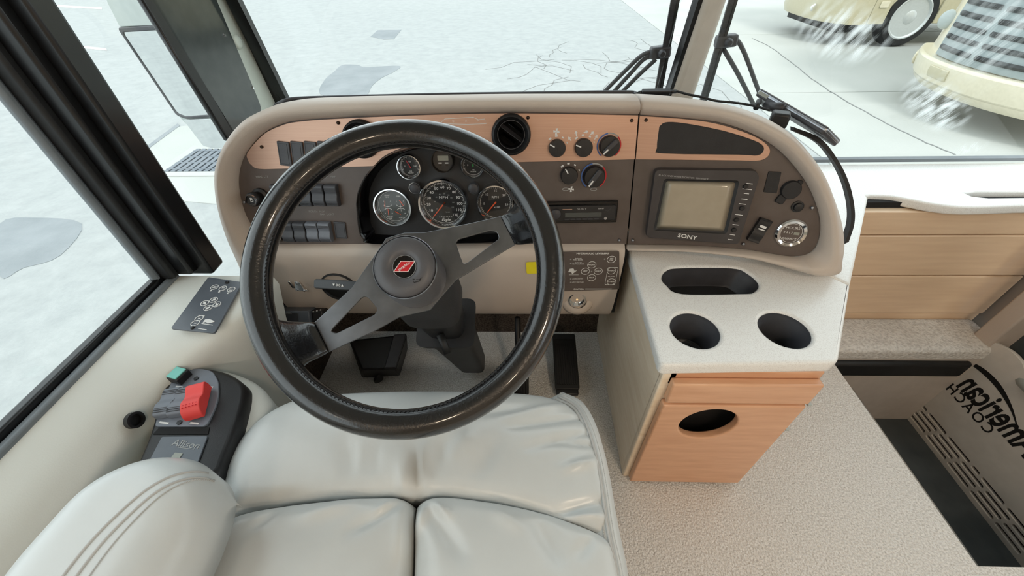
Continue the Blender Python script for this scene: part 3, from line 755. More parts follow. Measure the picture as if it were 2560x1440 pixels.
text('B', .014, 'white_print', k, M @ T(0, 0, .0373), 'knob_mark')
M = at(697, 583, 0, FL); obj('rubber_knob', glathe([(.020, 0), (.020, .010), (.015, .022), (.009, .025)], 24), 'black', dash, M, auto=50)

# ---- climate knobs
def knob(px, py, r, ang, ringcol=False, grip=False):
    R_ = pxlen(px, py, r); M = at(px, py, .002, FL)
    k = obj('control_knob', glathe([(R_, 0), (R_, .012), (R_*.92, .016), (R_*.3, .0165)], 32), 'black', dash, M, auto=40)
    if grip: obj('knob_grip', gbox(R_*1.7, R_*.5, .008, (0, 0, .019)), 'charcoal', k, M @ RZ(ang), bevel=.002)
    obj('pointer', gbox(R_*.62, R_*.13, .001, (R_*(.68 if not grip else .62), 0, .0172 if not grip else .0236)), 'white_print', k, M @ RZ(ang if not grip else ang+180))
    if ringcol:
        for a0_, a1_, m in ((100, 235, 'blue_print'), (45, 100, 'white_print'), (-55, 45, 'red_print')):
            pts = [((R_*1.22)*math.cos(rad(a)), R_*1.22*math.sin(rad(a))) for a in range(a0_, a1_+1, 5)]+[((R_*1.10)*math.cos(rad(a)), R_*1.10*math.sin(rad(a))) for a in range(a1_, a0_-1, -5)]
            obj('temperature_arc', plate([pts], .0008), m if m != 'white_print' else 'grey_print', k, M @ T(0, 0, .001))
    else:
        for i, a in enumerate((130, 95, 60, 25)):
            obj('speed_mark', plate([rrect(.004+.0008*(3-i), .0026+.0004*(3-i), .001)], .0006), 'white_print', k, M @ RZ(a) @ T(R_*1.3, 0, .001) @ RZ(90))
def fan(px, py, s=.014):
    it = [(plate([[(0, 0), (s*.16, s*.12), (s*.2, s*.5), (-s*.16, s*.42)]], .0005), RZ(90*i)) for i in range(4)]
    obj('fan_symbol', joinm(it), 'white_print', dash, at(px, py, .0032, FL))
knob(1392, 369, 21, 152); knob(1458, 368, 22, 160); knob(1522, 364, 25, 45, True, True)
knob(1422, 437, 21, 122); knob(1484, 440, 26, 55, True, True)
fan(1391, 329); fan(1428, 473, .013)
for (a, b, an) in [(1459, 332, 20), (1475, 338, 45), (1486, 349, 60), (1441, 340, 100), (1428, 352, 130)]:
    s_ = .011
    obj('airflow_symbol', joinm([(plate([[(0, -s_*.1), (s_*.5, -s_*.1), (s_*.5, -s_*.35), (s_, 0), (s_*.5, s_*.35), (s_*.5, s_*.1), (0, s_*.1)]], .0005), RZ(an))]), 'white_print', dash, at(a, b, .0032, FL))
for (a, b) in ((1414, 473), (1484, 473)):
    obj('defrost_symbol', plate([circ(0, 0, .008, 16, .0035), circ(0, 0, .0066, 16, .0024)], .0005), 'grey_print', dash, at(a, b, .0006, FL))

# coach outline emblem on the copper plate
E0 = [(1104, 305), (1112, 297), (1183, 293), (1196, 299), (1212, 297), (1216, 309), (1170, 311), (1104, 309)]
p = d2(FL, E0, .003); p = [V((a, b, 0)) for a, b in p]
obj('coach_emblem', gtube(p, .0007, 5, True), 'white_print', dash, FL @ T(0, 0, .0033))
for i, q in enumerate([(1133, 303), (1165, 302), (1196, 301)]): text('CAN'[i], .006, 'white_print', dash, at(*q, .0032, FL), 'emblem_letter')

# ================================================================== INSTRUMENT CLUSTER
clu = thing('instrument_cluster', 'black domed instrument cluster with six round gauges behind the steering wheel', 'instruments', O_+V((-.4, .02, .1)))
def scale2(pts, k):
    cx = sum(p[0] for p in pts)/len(pts); cy = sum(p[1] for p in pts)/len(pts); return [(cx+(a-cx)*k, cy+(b-cy)*k) for a, b in pts]
def lift(pts, z): return [V((a, b, z)) for a, b in pts]
obj('hood', gloft([lift(clus2, .0), lift(scale2(clus2, 1.012), .010), lift(scale2(clus2, 1.006), .020), lift(scale2(clus2, .985), .024), lift(scale2(clus2, .96), .018), lift(scale2(clus2, .935), -.018), lift(scale2(clus2, .92), -.022)], True, False, False), 'gloss_black', clu, FL, auto=60)
obj('face_plate', plate([scale2(clus2, .94)], .003, z0=-.024), 'cluster', clu, FL)
def gat(px, py): return at(px, py, -.006, FL)
def gauge(px, py, r, dial='dial', rim=.14):
    R_ = pxlen(px, py, r); M = gat(px, py)
    g = obj('gauge', glathe([(R_*1.0, -.018), (R_, .004), (R_*.96, .010), (R_*.90, .010), (R_*(1-rim), .002), (R_*(1-rim), -.006)], 48, False, False), 'chrome' if rim > .12 else 'gloss_black', clu, M, auto=35)
    obj('dial_face', glathe([(R_*(1-rim)+.0005, -.006), (R_*(1-rim)+.0005, -.0055)], 40), dial, g, M)
    obj('gauge_lens', glathe([(R_*(1-rim), .0025), (R_*(1-rim), .003)], 40), 'gauge_glass', g, M)
    return g, M @ T(0, 0, -.0054), R_*(1-rim)
def ticks(a0_, a1_, n, r, L, w_, big=0, bL=0):
    it = []
    for i in range(n+1):
        a = a0_+(a1_-a0_)*i/n; l = bL if big and i % big == 0 else L
        it.append((gbox(l, w_*(1.5 if big and i % big == 0 else 1), .0003, (r-l/2, 0, 0)), RZ(a)))
    return it
def needle(g, M, a, L, m='orange_print', w_=.0016, t=-.1):
    obj('needle', ([(L*t, -w_, 0), (L, -w_*.5, 0), (L, w_*.5, 0), (L*t, w_, 0), (L*t, -w_, .001), (L, -w_*.5, .001), (L, w_*.5, .001), (L*t, w_, .001)], [(0, 1, 2, 3), (4, 5, 6, 7), (0, 1, 5, 4), (2, 3, 7, 6), (1, 2, 6, 5), (0, 3, 7, 4)]), m, g, M @ T(0, 0, .002) @ RZ(a))
# speedometer
g, M, r = gauge(1109, 510, 64, rim=.17)
A0, A1 = 230, -48
it = ticks(A0, A1, 60, r*.95, .0022, .0005, 5, .0045)+[(ring2(r*.97, .0007, 48, .0003), I4)]
for i in range(1, 13):
    a = A0+(A1-A0)*(i-.0)/12
    it.append((text_mesh(str(i*10), .0085, sx=1.15, bold=.0001), T(r*.74*math.cos(rad(a)), r*.76*math.sin(rad(a)), 0)))
it += [(text_mesh('MPH', .0088, sx=1.25), T(0, r*.28, 0)), (text_mesh('A M E R I C A N', .0038, sx=1.2), T(r*.02, -r*.66, 0)), (text_mesh('Eagle', .0105, shear=.4, bold=.0001), T(r*.02, -r*.80, 0))]
obj('dial_markings', joinm(it), 'white_print', g, M)
it = [(text_mesh(str(k), .0042), T(r*.44*math.cos(rad(a)), r*.46*math.sin(rad(a)), 0)) for k, a in ((20, 215), (40, 170), (60, 140), (80, 112), (100, 85), (120, 58), (140, 35), (160, 5), (180, -25))]+[(text_mesh('km/h', .005), T(r*.15, -r*.42, 0))]
obj('inner_scale', joinm(it), 'grey_print', g, M)
obj('needle_hub', glathe([(.0042, 0), (.004, .003)], 20), 'black', g, M)
needle(g, M, 229, r*.86)
# tachometer
g, M, r = gauge(1238, 508, 48, rim=.17)
it = ticks(235, -10, 35, r*.95, .0018, .0004, 7, .0035)+[(ring2(r*.97, .0006, 48, .0003), I4)]
for i in range(1, 6):
    a = 235-49*i
    it.append((text_mesh(str(i*5), .0068, sx=1.15), T(r*.72*math.cos(rad(a)), r*.74*math.sin(rad(a)), 0)))
it += [(text_mesh('RPM', .0075, sx=1.2), T(0, r*.34, 0)), (text_mesh('x100', .006, sx=1.2), T(r*.1, -r*.30, 0))]
obj('dial_markings', joinm(it), 'white_print', g, M); needle(g, M, 229, r*.84)
# four-in-one gauge
g, M, r = gauge(983, 517, 49, 'dial_green', rim=.17)
it = [(ring2(r*.95, .0006, 48, .0003), I4)]
for (cx, cy, s, up) in ((-.38, .12, 'TRANS\nTEMP', 1), (.42, .12, 'FUEL', 1), (-.38, -.28, 'WATER\nTEMP', -1), (.42, -.28, 'VOLTS', -1)):
    pts = [(r*.26*math.cos(rad(a)), -up*r*.16*math.sin(rad(a))) for a in range(15, 166, 10)]
    pts2 = [(r*.23*math.cos(rad(a)), -up*r*.13*math.sin(rad(a))) for a in range(165, 14, -10)]
    it += [(plate([pts+pts2], .0003), T(cx*r, cy*r, 0)), (text_mesh(s, .0042), T(cx*r*.9, (.62 if up > 0 else -.74)*r, 0)), (text_mesh('C' if up > 0 else '8', .0036), T(cx*r-.008, cy*r+up*.007, 0)), (text_mesh('F' if up > 0 else '18', .0036), T(cx*r+.008, cy*r+up*.007, 0))]
it.append((gbox(.0006, r*.5, .0003), T(r*.42, -r*.08, 0)))
obj('dial_markings', joinm(it), 'white_print', g, M)
for (cx, cy, a) in ((-.52, .16, 80), (.52, .22, -60), (-.38, -.35, 90), (.22, -.42, -32)): needle(g, M @ T(cx*r, cy*r, 0), a, r*.20, 'orange_print', .0009, -1)
# small round gauges
for (px, py, c, nd, a) in ((1024, 417, 'dial', 'red_print', 118), (1182, 414, 'dial', 'green_print', 92)):
    g, M, r = gauge(px, py, 31, c, rim=.2)
    it = ticks(200, -20, 12, r*.92, .0016, .0005, 3, .003)+[(text_mesh('0', .005), T(-r*.55, 0, 0)), (text_mesh('100', .005), T(r*.5, 0, 0)), (text_mesh('PSI', .0045), T(0, r*.45, 0)), (text_mesh('AIR\nFRONT', .004), T(0, -r*.58, 0)), (ring2(r*.97, .0005, 32, .0003), I4)]
    obj('dial_markings', joinm(it), 'white_print', g, M); needle(g, M, a, r*.7, nd, .001, -.25)
# clock
g, M, r = gauge(1107, 402, 29, 'black_soft', rim=.1)
obj('clock_display', plate([rrect(r*1.05, r*.46, .001)], .001), 'lcd', g, M @ T(0, r*.22, .001))
for s in (-1, 1):
    obj('clock_button', plate([rrect(r*.34, r*.10, .0005)], .001), 'white_print', g, M @ T(s*r*.32, -r*.24, .001))
    obj('clock_button', plate([rrect(r*.26, r*.12, .0005)], .001), 'gloss_black', g, M @ T(s*r*.32, -r*.44, .001))
for (px, py) in ((1037, 470), (1184, 470)):
    R_ = pxlen(px, py, 13); M = gat(px, py)
    b = obj('reset_button', glathe([(R_, -.016), (R_, .004), (R_*.85, .006), (R_*.3, .007)], 24), 'charcoal', clu, M, auto=45)
    obj('button_ring', glathe([(R_*1.12, -.016), (R_*1.12, .003), (R_*1.02, .003)], 24, False, False), 'chrome', b, M, auto=45)

# ================================================================== RADIO
rd = thing('car_radio', 'slim black car radio slotted into the dark dash panel', 'radio', dp(1455, 528, 0, FL))
M = at(1452, 528, 0, FL, .8); W_, H_ = pxlen(1452, 528, 178), pxlen(1452, 528, 55)
obj('chassis', plate([rrect(W_, H_, .003)], .010, .002), 'gloss_black', rd, M)
obj('face_plate', plate([rrect(W_*.94, H_*.70, .004)], .008, .002, z0=.009), 'black', rd, M)
obj('display', plate([rrect(W_*.50, H_*.20, .001)], .001), 'smoked', rd, M @ T(W_*.02, -H_*.06, .0172))
text('SONY', .0062, 'grey_print', rd, M @ T(W_*.0, H_*.20, .0172), 'maker_lettering', sx=1.3)
obj('caption_mark', gbox(.022, .0014, .0004), 'copper', rd, M @ T(-W_*.2, H_*.19, .0173))
text('CDX-GT', .0036, 'white_print', rd, M @ T(W_*.26, H_*.20, .0172), 'model_lettering')
for i in range(6): obj('preset_button', plate([rrect(.011, .0036, .001)], .0015, .0004), 'charcoal', rd, M @ T(-W_*.2+i*.0135, -H_*.26, .0168))
obj('volume_dial', glathe([(.0115, 0), (.0115, .006), (.009, .008)], 24), 'charcoal', rd, M @ T(-W_*.36, 0, .016), auto=45)
obj('jack', glathe([(.0035, 0), (.0035, .002), (.002, .002)], 14), 'steel', rd, M @ T(W_*.33, -H_*.24, .0168))
obj('trim_curve', gtube(cat([V((W_*.32, H_*.12, .017)), V((W_*.36, H_*.10, .017)), V((W_*.40, H_*.24, .017))], 5), .0006, 6), 'charcoal', rd, M)

# ================================================================== MONITOR
mon = thing('crt_monitor', 'grey box monitor with a blank curved screen, right half of the dash', 'monitor', dp(1750, 510, 0, FR))
mo = d2(FR, [(1635, 419), (1884, 422), (1893, 438), (1842, 605), (1612, 588)], .004)
def inset(q, k): return scale2(q, k)
qo = rpoly(mo, [.012, .006, .006, .008, .012])
scr2 = d2(FR, [(1666, 452), (1838, 456), (1809, 578), (1641, 570)], .018)
q = rpoly(scr2, .006)
obj('case', gloft([lift(qo, -.002), lift(qo, .016), lift(inset(qo, .985), .021)], True, False, False), 'monitor_grey', mon, FR, auto=40)
obj('front_frame', plate([inset(qo, .99), scale2(q, 1.08)], .004, .001, z0=.0185), 'monitor_grey', mon, FR)
obj('screen_mask', gloft([lift(scale2(q, 1.09), .0225), lift(scale2(q, 1.03), .0195), lift(scale2(q, 1.0), .019)], True, False, False), 'black', mon, FR, auto=50)
secs = [lift(scale2(q, k), .0192+.003*(1-k*k)) for k in (1.02, .8, .6, .4, .2, .02)]
obj('screen', gloft(secs, True, False, True), 'crt', mon, FR, smooth=True)
text('SONY', .0125, 'white_print', mon, at(1718, 592, .0224, FR, -3), 'maker_lettering', sx=1.25, bold=.0003)
text('BLACK AND WHITE MONITOR  SSM-930CE', .0048, 'grey_print', mon, at(1708, 443, .0224, FR, 0), 'model_lettering', sx=1.1)
for (a, b, w_) in [(1884, 459, 14), (1878, 473, 22), (1876, 484, 12), (1871, 498, 14), (1866, 510, 16), (1857, 537, 18), (1849, 562, 14), (1841, 587, 12), (1836, 599, 12)]:
    obj('control_caption', gbox(pxlen(a, b, w_), .0014, .0005), 'white_print', mon, at(a-10, b, .0225, FR, -2))
for (a, b) in [(1871, 466), (1862, 520), (1848, 549), (1842, 574)]:
    obj('control_button', glathe([(.005, 0), (.005, .004), (.004, .005)], 16), 'black', mon, at(a-8, b, .0215, FR), auto=45)

# right-hand dash fittings
bq = d2(FR, [(1921, 428), (1953, 430), (1941, 483), (1908, 480)])
obj('blanking_plate', plate([rpoly(bq, .002)], .002, .0005), 'black_soft', dash, FR)
M = at(1976, 474, 0, FR); R_ = pxlen(1976, 474, 23)
s = obj('socket_cover', glathe([(R_, 0), (R_, .005), (R_*.9, .008), (R_*.2, .009)], 28), 'black_soft', dash, M, auto=45)
obj('cover_tab', plate([rrect(R_*.9, R_*.9, .004)], .006, .0015), 'black_soft', s, M @ T(-R_*.65, -R_*1.1, 0) @ RZ(-20))
obj('cover_tab', plate([rrect(R_*.5, R_*.5, .003)], .006, .0015), 'black_soft', s, M @ T(R_*.6, R_*.85, 0) @ RZ(-20))
M = at(1993, 516, 0, FR); obj('dimmer_knob', glathe([(.012, 0), (.012, .003), (.009, .004), (.0085, .010), (.007, .011)], 24), 'black', dash, M, auto=45)
M = at(1896, 574, 0, FR, -14)
s = rocker(0, 0, 'black', .026, .054, dash, M, .012, False)
obj('switch_window', plate([rrect(.014, .006, .001)], .0008), 'white_print', s, M @ T(.001, .011, .0098)); obj('switch_window', plate([rrect(.014, .0025, .0008)], .0008), 'white_print', s, M @ T(.001, .004, .0102))
hm = thing('hour_meter', 'round chrome-rimmed hour meter at the far end of the dash', 'gauge', dp(1977, 582, 0, FR))
M = at(1977, 582, 0, FR); R_ = pxlen(1977, 582, 36)
obj('bezel', glathe([(R_, 0), (R_, .005), (R_*.9, .008), (R_*.74, .006), (R_*.72, .002)], 40, False, False), 'chrome', hm, M, auto=40)
obj('dial_face', glathe([(R_*.8, .0015), (R_*.8, .002)], 36), 'panel_dark', hm, M)
obj('dial_markings', joinm([(ring2(R_*.68, .0008, 36, .0003), I4), (text_mesh('HOURS', .0072, sx=1.2), T(0, R_*.36, 0)), (text_mesh('QUARTZ', .006, sx=1.2), T(0, -R_*.42, 0)), (text_mesh('0 4 1 7', .0065), T(-R_*.2, R_*.02, 0))]), 'white_print', hm, M @ T(0, 0, .0022))
obj('counter_window', plate([rrect(.011, .006, .0006)], .0006), 'lcd', hm, M @ T(R_*.33, 0, .0022))

# ================================================================== LOWER DASH
YL = .772
prof = [(.815, .548), (.786, .541), (.774, .530), (.768, .505), (.768, .42), (.774, .355), (.786, .308), (.812, .278), (.86, .266), (.90, .27), (.90, .54)]
pc = [V((0, a, b)) for a, b in prof]; pc = cat(pc[:9], 4)+pc[9:]
def lower(x0, x1, nm, n=10):
    secs = []
    for k in range(n):
        x = x0+(x1-x0)*k/(n-1); secs.append([V((x, p.y, p.z)) for p in pc])
    return obj(nm, gloft(secs, True), 'cream', dash, auto=50)
XE = onp(1558, 660, (0, .768, 0), (0, 1, 0)).x
lower(-.665, XE, 'lower_panel', 16)
obj('end_gap', gbb((XE, .785, .31), (XE+.010, .88, .53)), 'void', dash)
ML = frame((0, .7665, .48), (1, 0, 0), (0, 0, 1))
def al(px, py, spin=0): a, b = loc2(ML, px, py); return ML @ T(a, b, 0) @ RZ(spin)
def lenl(px, py, n): return n/FPX*((onp(px, py, (0, .7665, 0), (0, 1, 0))-CAM).dot(Fd))
# column boot pocket
M = al(848, 718); R_ = lenl(848, 718, 43)
b = obj('column_vent', glathe([(R_*1.05, -.004), (R_*1.05, .002), (R_*.97, .004), (R_*.92, -.002)], 36, False, False), 'black', dash, M, auto=45)
obj('vent_core', glathe([(R_*.95, -.003), (R_*.95, -.001)], 32), 'void', b, M)
# leveller panel
lv = thing('leveler_panel', 'dark touch panel lettered HYDRAULIC LEVELERS on the lower dash', 'control panel', ML @ V((*loc2(ML, 1475, 676), 0)))
q = d2(ML, [(1375, 630), (1548, 626), (1548, 722), (1375, 728)]); obj('panel', plate([rpoly(q, .006)], .003, .0008), 'panel_dark', lv, ML)
def L_(px, py, z=.0032): a, b = loc2(ML, px, py); return ML @ T(a, b, z)
text('HYDRAULIC LEVELERS', .0062, 'white_print', lv, L_(1481, 632), 'title_lettering', sx=1.25, bold=.0002)
rb = lenl(1479, 660, 11)
for (a, b, s) in [(1479, 660, 'FRONT'), (1463, 676, 'LEFT'), (1495, 676, 'RIGHT'), (1478.5, 692, 'REAR'), (1528, 646.5, 'ON\nOFF'), (1528, 675, 'RETRACT'), (1527.5, 702, 'EXTEND')]:
    p_ = obj('touch_button', ring2(rb, .0011, 32, .0006), 'white_print', lv, L_(a, b)); text(s, .0052 if len(s) < 7 else .0042, 'white_print', p_, L_(a, b), 'button_lettering', bold=.0001)
q = rrect(lenl(1528, 688, 26), lenl(1528, 688, 53)/.92, .004); obj('button_border', plate([q, scale2(q, .94)], .0006), 'white_print', lv, L_(1528, 688.5))
text('ALL JACKS', .0038, 'white_print', lv, L_(1528, 689))
for (a, b, s) in [(1445, 646, 'ENGAGE\nPARK BRAKE'), (1445, 656.5, 'ENGAGE\nNEUTRAL/PARK'), (1444, 695, 'JACKS DOWN'), (1444, 703.5, 'LOW VOLTAGE')]:
    text(s, .0042, 'white_print', lv, L_(a, b), 'caption_lettering'); obj('indicator', glathe([(.0019, 0), (.0019, .0006)], 12), 'grey_print', lv, L_(1426.5, b))
text('CAUTION', .0062, 'white_print', lv, L_(1447, 721), 'caution_lettering', bold=.0002)
for i in (0, 1): obj('fine_print', gbox(lenl(1500, 720, 66), .0009, .0004), 'grey_print', lv, L_(1496, 719.5+2.4*i))
lg = [(1420, 678), (1424, 670), (1433, 669), (1436, 674), (1431, 676), (1442, 674), (1434, 680), (1430, 683), (1428, 678)]
obj('emblem', plate([d2(ML, lg)], .0005), 'white_print', lv, ML @ T(0, 0, .0032)); obj('emblem_line', gbox(lenl(1430, 685, 24), .0008, .0004), 'white_print', lv, L_(1434, 685))
obj('indicator', glathe([(.0019, 0), (.0019, .0006)], 12), 'grey_print', lv, L_(1511, 645.5)); obj('indicator', glathe([(.0019, 0), (.0019, .0006)], 12), 'grey_print', lv, L_(1478.5, 676.5))

st = obj('sticker', plate([rrect(lenl(1335, 668, 38), lenl(1335, 668, 37), .005)], .0008), 'yellow', None, al(1335, 668, 2) @ T(0, 0, .002)); tag(st, 'small square yellow sticker on the cream lower dash', 'sticker')
# reading lamp
M = al(1443, 752) ; M = T(*M.translation) @ T(0, .004, 0) @ RX(58)
lp = thing('map_light', 'small chrome eyeball lamp recessed under the hydraulic leveler panel', 'lamp', M.translation)
R_ = lenl(1443, 752, 22)
obj('bezel', glathe([(R_, -.006), (R_, .004), (R_*.88, .006), (R_*.8, .0)], 32, False, False), 'chrome', lp, M @ RX(18), auto=45)
obj('reflector', glathe([(R_*.82, .001), (R_*.5, -.006), (R_*.1, -.009)], 32, False, True), 'chrome', lp, M @ RX(18), auto=45)
obj('bulb', glathe([(.003, -.006), (.003, .0), (.0015, .002)], 12), 'bulb', lp, M @ RX(18), auto=45)
obj('lamp_pocket', glathe([(.048, -.018), (.042, -.006), (.032, .001), (.024, .001)], 36, True, False), 'cream', dash, T(*(M.translation+V((.004, .004, -.004)))) @ RX(62), smooth=True)
# latch on the lower panel
lt = thing('latch_plate', 'small chrome latch bracket screwed to the cream panel', 'latch', al(748, 715).translation)
MLt = al(748, 715, -6)
obj('bracket', plate([[(-.012, -.014), (.022, -.014), (.018, -.008), (.012, -.008), (.006, .018), (-.006, .018)]], .004, .0006), 'chrome', lt, MLt)
obj('bracket', plate([[(-.012, -.006), (-.018, .016), (-.024, .016), (-.018, -.006)]], .004, .0006), 'chrome', lt, MLt)
for a, b in ((-.004, -.009), (.012, -.011), (.0, .014)): obj('screw', glathe([(.0035, .004), (.003, .006), (.001, .007)], 12), 'steel', lt, MLt @ T(a, b, 0), auto=50)
# brake controller under the dash
M = T(*oy(735, 792, .74)) @ RX(-28)
bc = thing('brake_controller', 'dark grey trailer brake controller box hung under the dash', 'controller', M.translation)
W_ = .115
obj('case', gbox(W_, .09, .036, (-.012, .04, 0)), 'sheet_grey', bc, M, bevel=.003)
obj('cap', gbox(.03, .08, .034, (.062, .045, -.002)), 'black', bc, M, bevel=.003)
obj('face', plate([rrect(.07, .024, .002)], .002, .0005), 'charcoal', bc, M @ T(-.02, -.006, .001) @ RX(90))
obj('lamp', glathe([(.003, 0), (.002, .003)], 12), 'red_print', bc, M @ T(-.03, -.008, .004) @ RX(90)); obj('lamp', glathe([(.003, 0), (.002, .003)], 12), 'void', bc, M @ T(-.042, -.008, .004) @ RX(90))
text('BRAKE CONTROL', .0055, 'grey_print', bc, M @ T(-.022, -.0085, .013) @ RX(90), 'caption_lettering')
for i in range(3): obj('status_light', glathe([(.0022, 0), (.0018, .002)], 10), 'white_print', bc, M @ T(.058+i*.006, -.004+i*.008, .0155))

# ================================================================== STEERING
wc = od(1010, 681, .565)
nz = (-Fd*math.cos(rad(7))-Dn*math.sin(rad(7))).normalized()
MS = frame(wc, Rt, -Dn); MS = frame(wc, Rt, nz.cross(Rt))
stw = thing('steering_wheel', 'large black leather-wrapped two-spoke steering wheel with a round hub', 'steering wheel', wc)
RM, rm = .2085, .0202
secs = []
for i in range(120):
    a = 2*math.pi*i/120; c = V((RM*math.cos(a), RM*math.sin(a), 0)); e = c.normalized()
    secs.append([c+e*(rm*math.cos(b))+V((0, 0, rm*1.0*math.sin(b))) for b in [2*math.pi*k/18 for k in range(18)]])
obj('rim', gloft(secs, True, True), 'wheel_leather', stw, MS, smooth=True)
it = []
for i in range(210):
    a = 2*math.pi*i/210
    it.append((gbox(.0012, .0042, .0014, (0, 0, 0)), RZ(math.degrees(a)) @ T(RM-rm*.90, 0, rm*.46) @ RX(28)))
o = obj('stitching', joinm(it), 'black_soft', stw, MS); o['kind'] = 'stuff'
obj('inner_seam', gtube([V(((RM-rm*.93)*math.cos(2*math.pi*i/96), (RM-rm*.93)*math.sin(2*math.pi*i/96), rm*.36)) for i in range(96)], .0011, 6, True), 'black_soft', stw, MS, smooth=True)
DEP = -.052
def w2(px, py, dep=DEP): return loc2(MS, px, py, dep)
# spoke plate: hub disc with two trapezoid arms, each pierced by a triangle
arm = [(1062, 581), (1180, 557), (1252, 540), (1288, 611), (1200, 664), (1128, 702)]
tri = [(1139, 606), (1146, 598), (1225, 576), (1243, 580), (1248, 596), (1168, 657), (1158, 660), (1150, 640)]
armL = [(822, 880), (786, 806), (880, 718), (960, 630), (1000, 790), (940, 826)]
triL = [(826, 828), (840, 834), (938, 786), (944, 772), (918, 742), (906, 742), (834, 818)]
out = [w2(*q) for q in [(1010, 582), (1062, 581), (1180, 557), (1252, 540), (1288, 611), (1200, 664), (1140, 700), (1075, 775), (1000, 792), (940, 826), (822, 880), (786, 806), (880, 718), (935, 640), (965, 595)]]
obj('spoke_plate', plate([out, rpoly([w2(*q) for q in tri], .004), rpoly([w2(*q) for q in triL], .004)], .004, .0008, z0=DEP-.004), 'spoke_metal', stw, MS)
# leather sleeves from plate ends out to the rim
def sleeve(e0, e1, ang, spread):
    p0, p1 = V((*w2(*e0), DEP)), V((*w2(*e1), DEP))
    secs = []
    for k in range(9):
        t = k/8; s = t*t*(3-2*t)
        a0_, a1_ = rad(ang-spread), rad(ang+spread)
        q0 = V((RM*math.cos(a0_), RM*math.sin(a0_), 0)); q1 = V((RM*math.cos(a1_), RM*math.sin(a1_), 0))
        wn = 1+.9*max(0, t-.55)
        m0 = p0.lerp(q0, t); m1 = p1.lerp(q1, t); z = DEP*(1-s)
        c = (m0+m1)/2; m0 = c+(m0-c)*wn; m1 = c+(m1-c)*wn
        th = .006+.010*s; ring = []
        for j in range(16):
            b = 2*math.pi*j/16; x = math.copysign(abs(math.cos(b))**.6, math.cos(b)); y = math.copysign(abs(math.sin(b))**.8, math.sin(b))
            p = c+(m1-m0)/2*x; ring.append(V((p.x, p.y, z+th*y)))
        secs.append(ring)
    return gloft(secs, True)
def angof(px, py): q = w2(px, py, 0); return math.degrees(math.atan2(q[1], q[0]))
obj('spoke_sleeve', sleeve((1288, 611), (1252, 540), angof(1345, 545), 10.5), 'wheel_leather', stw, MS, auto=60)
obj('spoke_sleeve', sleeve((786, 806), (822, 880), angof(690, 865), 11.5), 'wheel_leather', stw, MS, auto=60)
# hub: outer housing leaning back to the plate, and the pad
hc = w2(1013, 668, .0)
hb = w2(1040, 694, DEP)
hd = (V((*hc, 0))-V((*hb, DEP))); MH = MS @ frame(V((*hc, 0)), (1, 0, 0), (0, 1, 0))
RH = .0455
obj('hub_housing', gloft([[V((hb[0]+.047*math.cos(t), hb[1]+.047*math.sin(t), DEP)) for t in [2*math.pi*i/48 for i in range(48)]], [V((hb[0]*.5+hc[0]*.5+.0475*math.cos(t), hb[1]*.5+hc[1]*.5+.0475*math.sin(t), DEP*.5)) for t in [2*math.pi*i/48 for i in range(48)]], [V((hc[0]+RH*1.02*math.cos(t), hc[1]+RH*1.02*math.sin(t), -.006)) for t in [2*math.pi*i/48 for i in range(48)]], [V((hc[0]+RH*.98*math.cos(t), hc[1]+RH*.98*math.sin(t), 0)) for t in [2*math.pi*i/48 for i in range(48)]]], True), 'hub_grey', stw, MS, auto=35)
obj('pad_rim', glathe([(RH*1.0, -.003), (RH*1.01, .0015), (RH*.985, .003), (RH*.965, .0015)], 48, False, False), 'steel', stw, MH, auto=60)
pad = obj('horn_pad', glathe([(RH*.955, -.002), (RH*.955, .003), (RH*.90, .007), (RH*.55, .0085), (RH*.42, .0065), (RH*.36, .003), (RH*.35, .0025)], 48, False, True), 'hub_grey', stw, MH, auto=60)
obj('emblem_disc', glathe([(RH*.36, .0028), (RH*.345, .0042), (RH*.33, .0040)], 36), 'gloss_black', pad, MH, auto=40)
obj('emblem_rim', glathe([(RH*.37, .003), (RH*.37, .0045), (RH*.35, .0045)], 36, False, False), 'steel', pad, MH, auto=40)
dm = [(-.0155, -.0076), (.0055, -.0076), (.0155, .008), (-.0055, .008)]
obj('emblem_border', plate([dm], .0006), 'white_print', pad, MH @ T(0, 0, .0042))
obj('emblem_diamond', plate([scale2(dm, .88)], .0006), 'red_print', pad, MH @ T(0, 0, .0045))
text('SPARTAN', .0046, 'white_print', pad, MH @ T(0, 0, .0053) @ RZ(38), 'emblem_lettering', bold=.0001)
hq = w2(1042, 702, .008); 
obj('horn_symbol', plate([[(-.006, .003), (-.004, -.003), (.004, -.001), (.007, .005), (.003, .002)], [(-.0045, .0018), (-.0035, -.0018), (.0035, 0), (.0045, .0022), (.003, .0008)]], .0006), 'black', pad, MS @ T(hq[0], hq[1], .0078))

# ---- column
col = thing('steering_column', 'black steering column shroud and boot running down to the floor', 'steering column', oz(1165, 915, .05))
c_top = MS @ V((hb[0], hb[1], DEP-.006)); axd = -(MS.to_3x3().col[2])
c_low = oz(1165, 905, .06)
MC = frame(c_top, Rt, axd.cross(Rt)); 
def ringp(c, rx, ry, n=24, pw=.7):
    o = []
    for j in range(n):
        b = 2*math.pi*j/n; x = math.copysign(abs(math.cos(b))**pw, math.cos(b)); y = math.copysign(abs(math.sin(b))**pw, math.sin(b))
        o.append((rx*x, ry*y))
    return o
ax1 = (c_low-c_top); Lc = ax1.length; ax1.normalize(); MC = frame(c_top, (1, 0, 0), ax1.cross(V((1, 0, 0))))
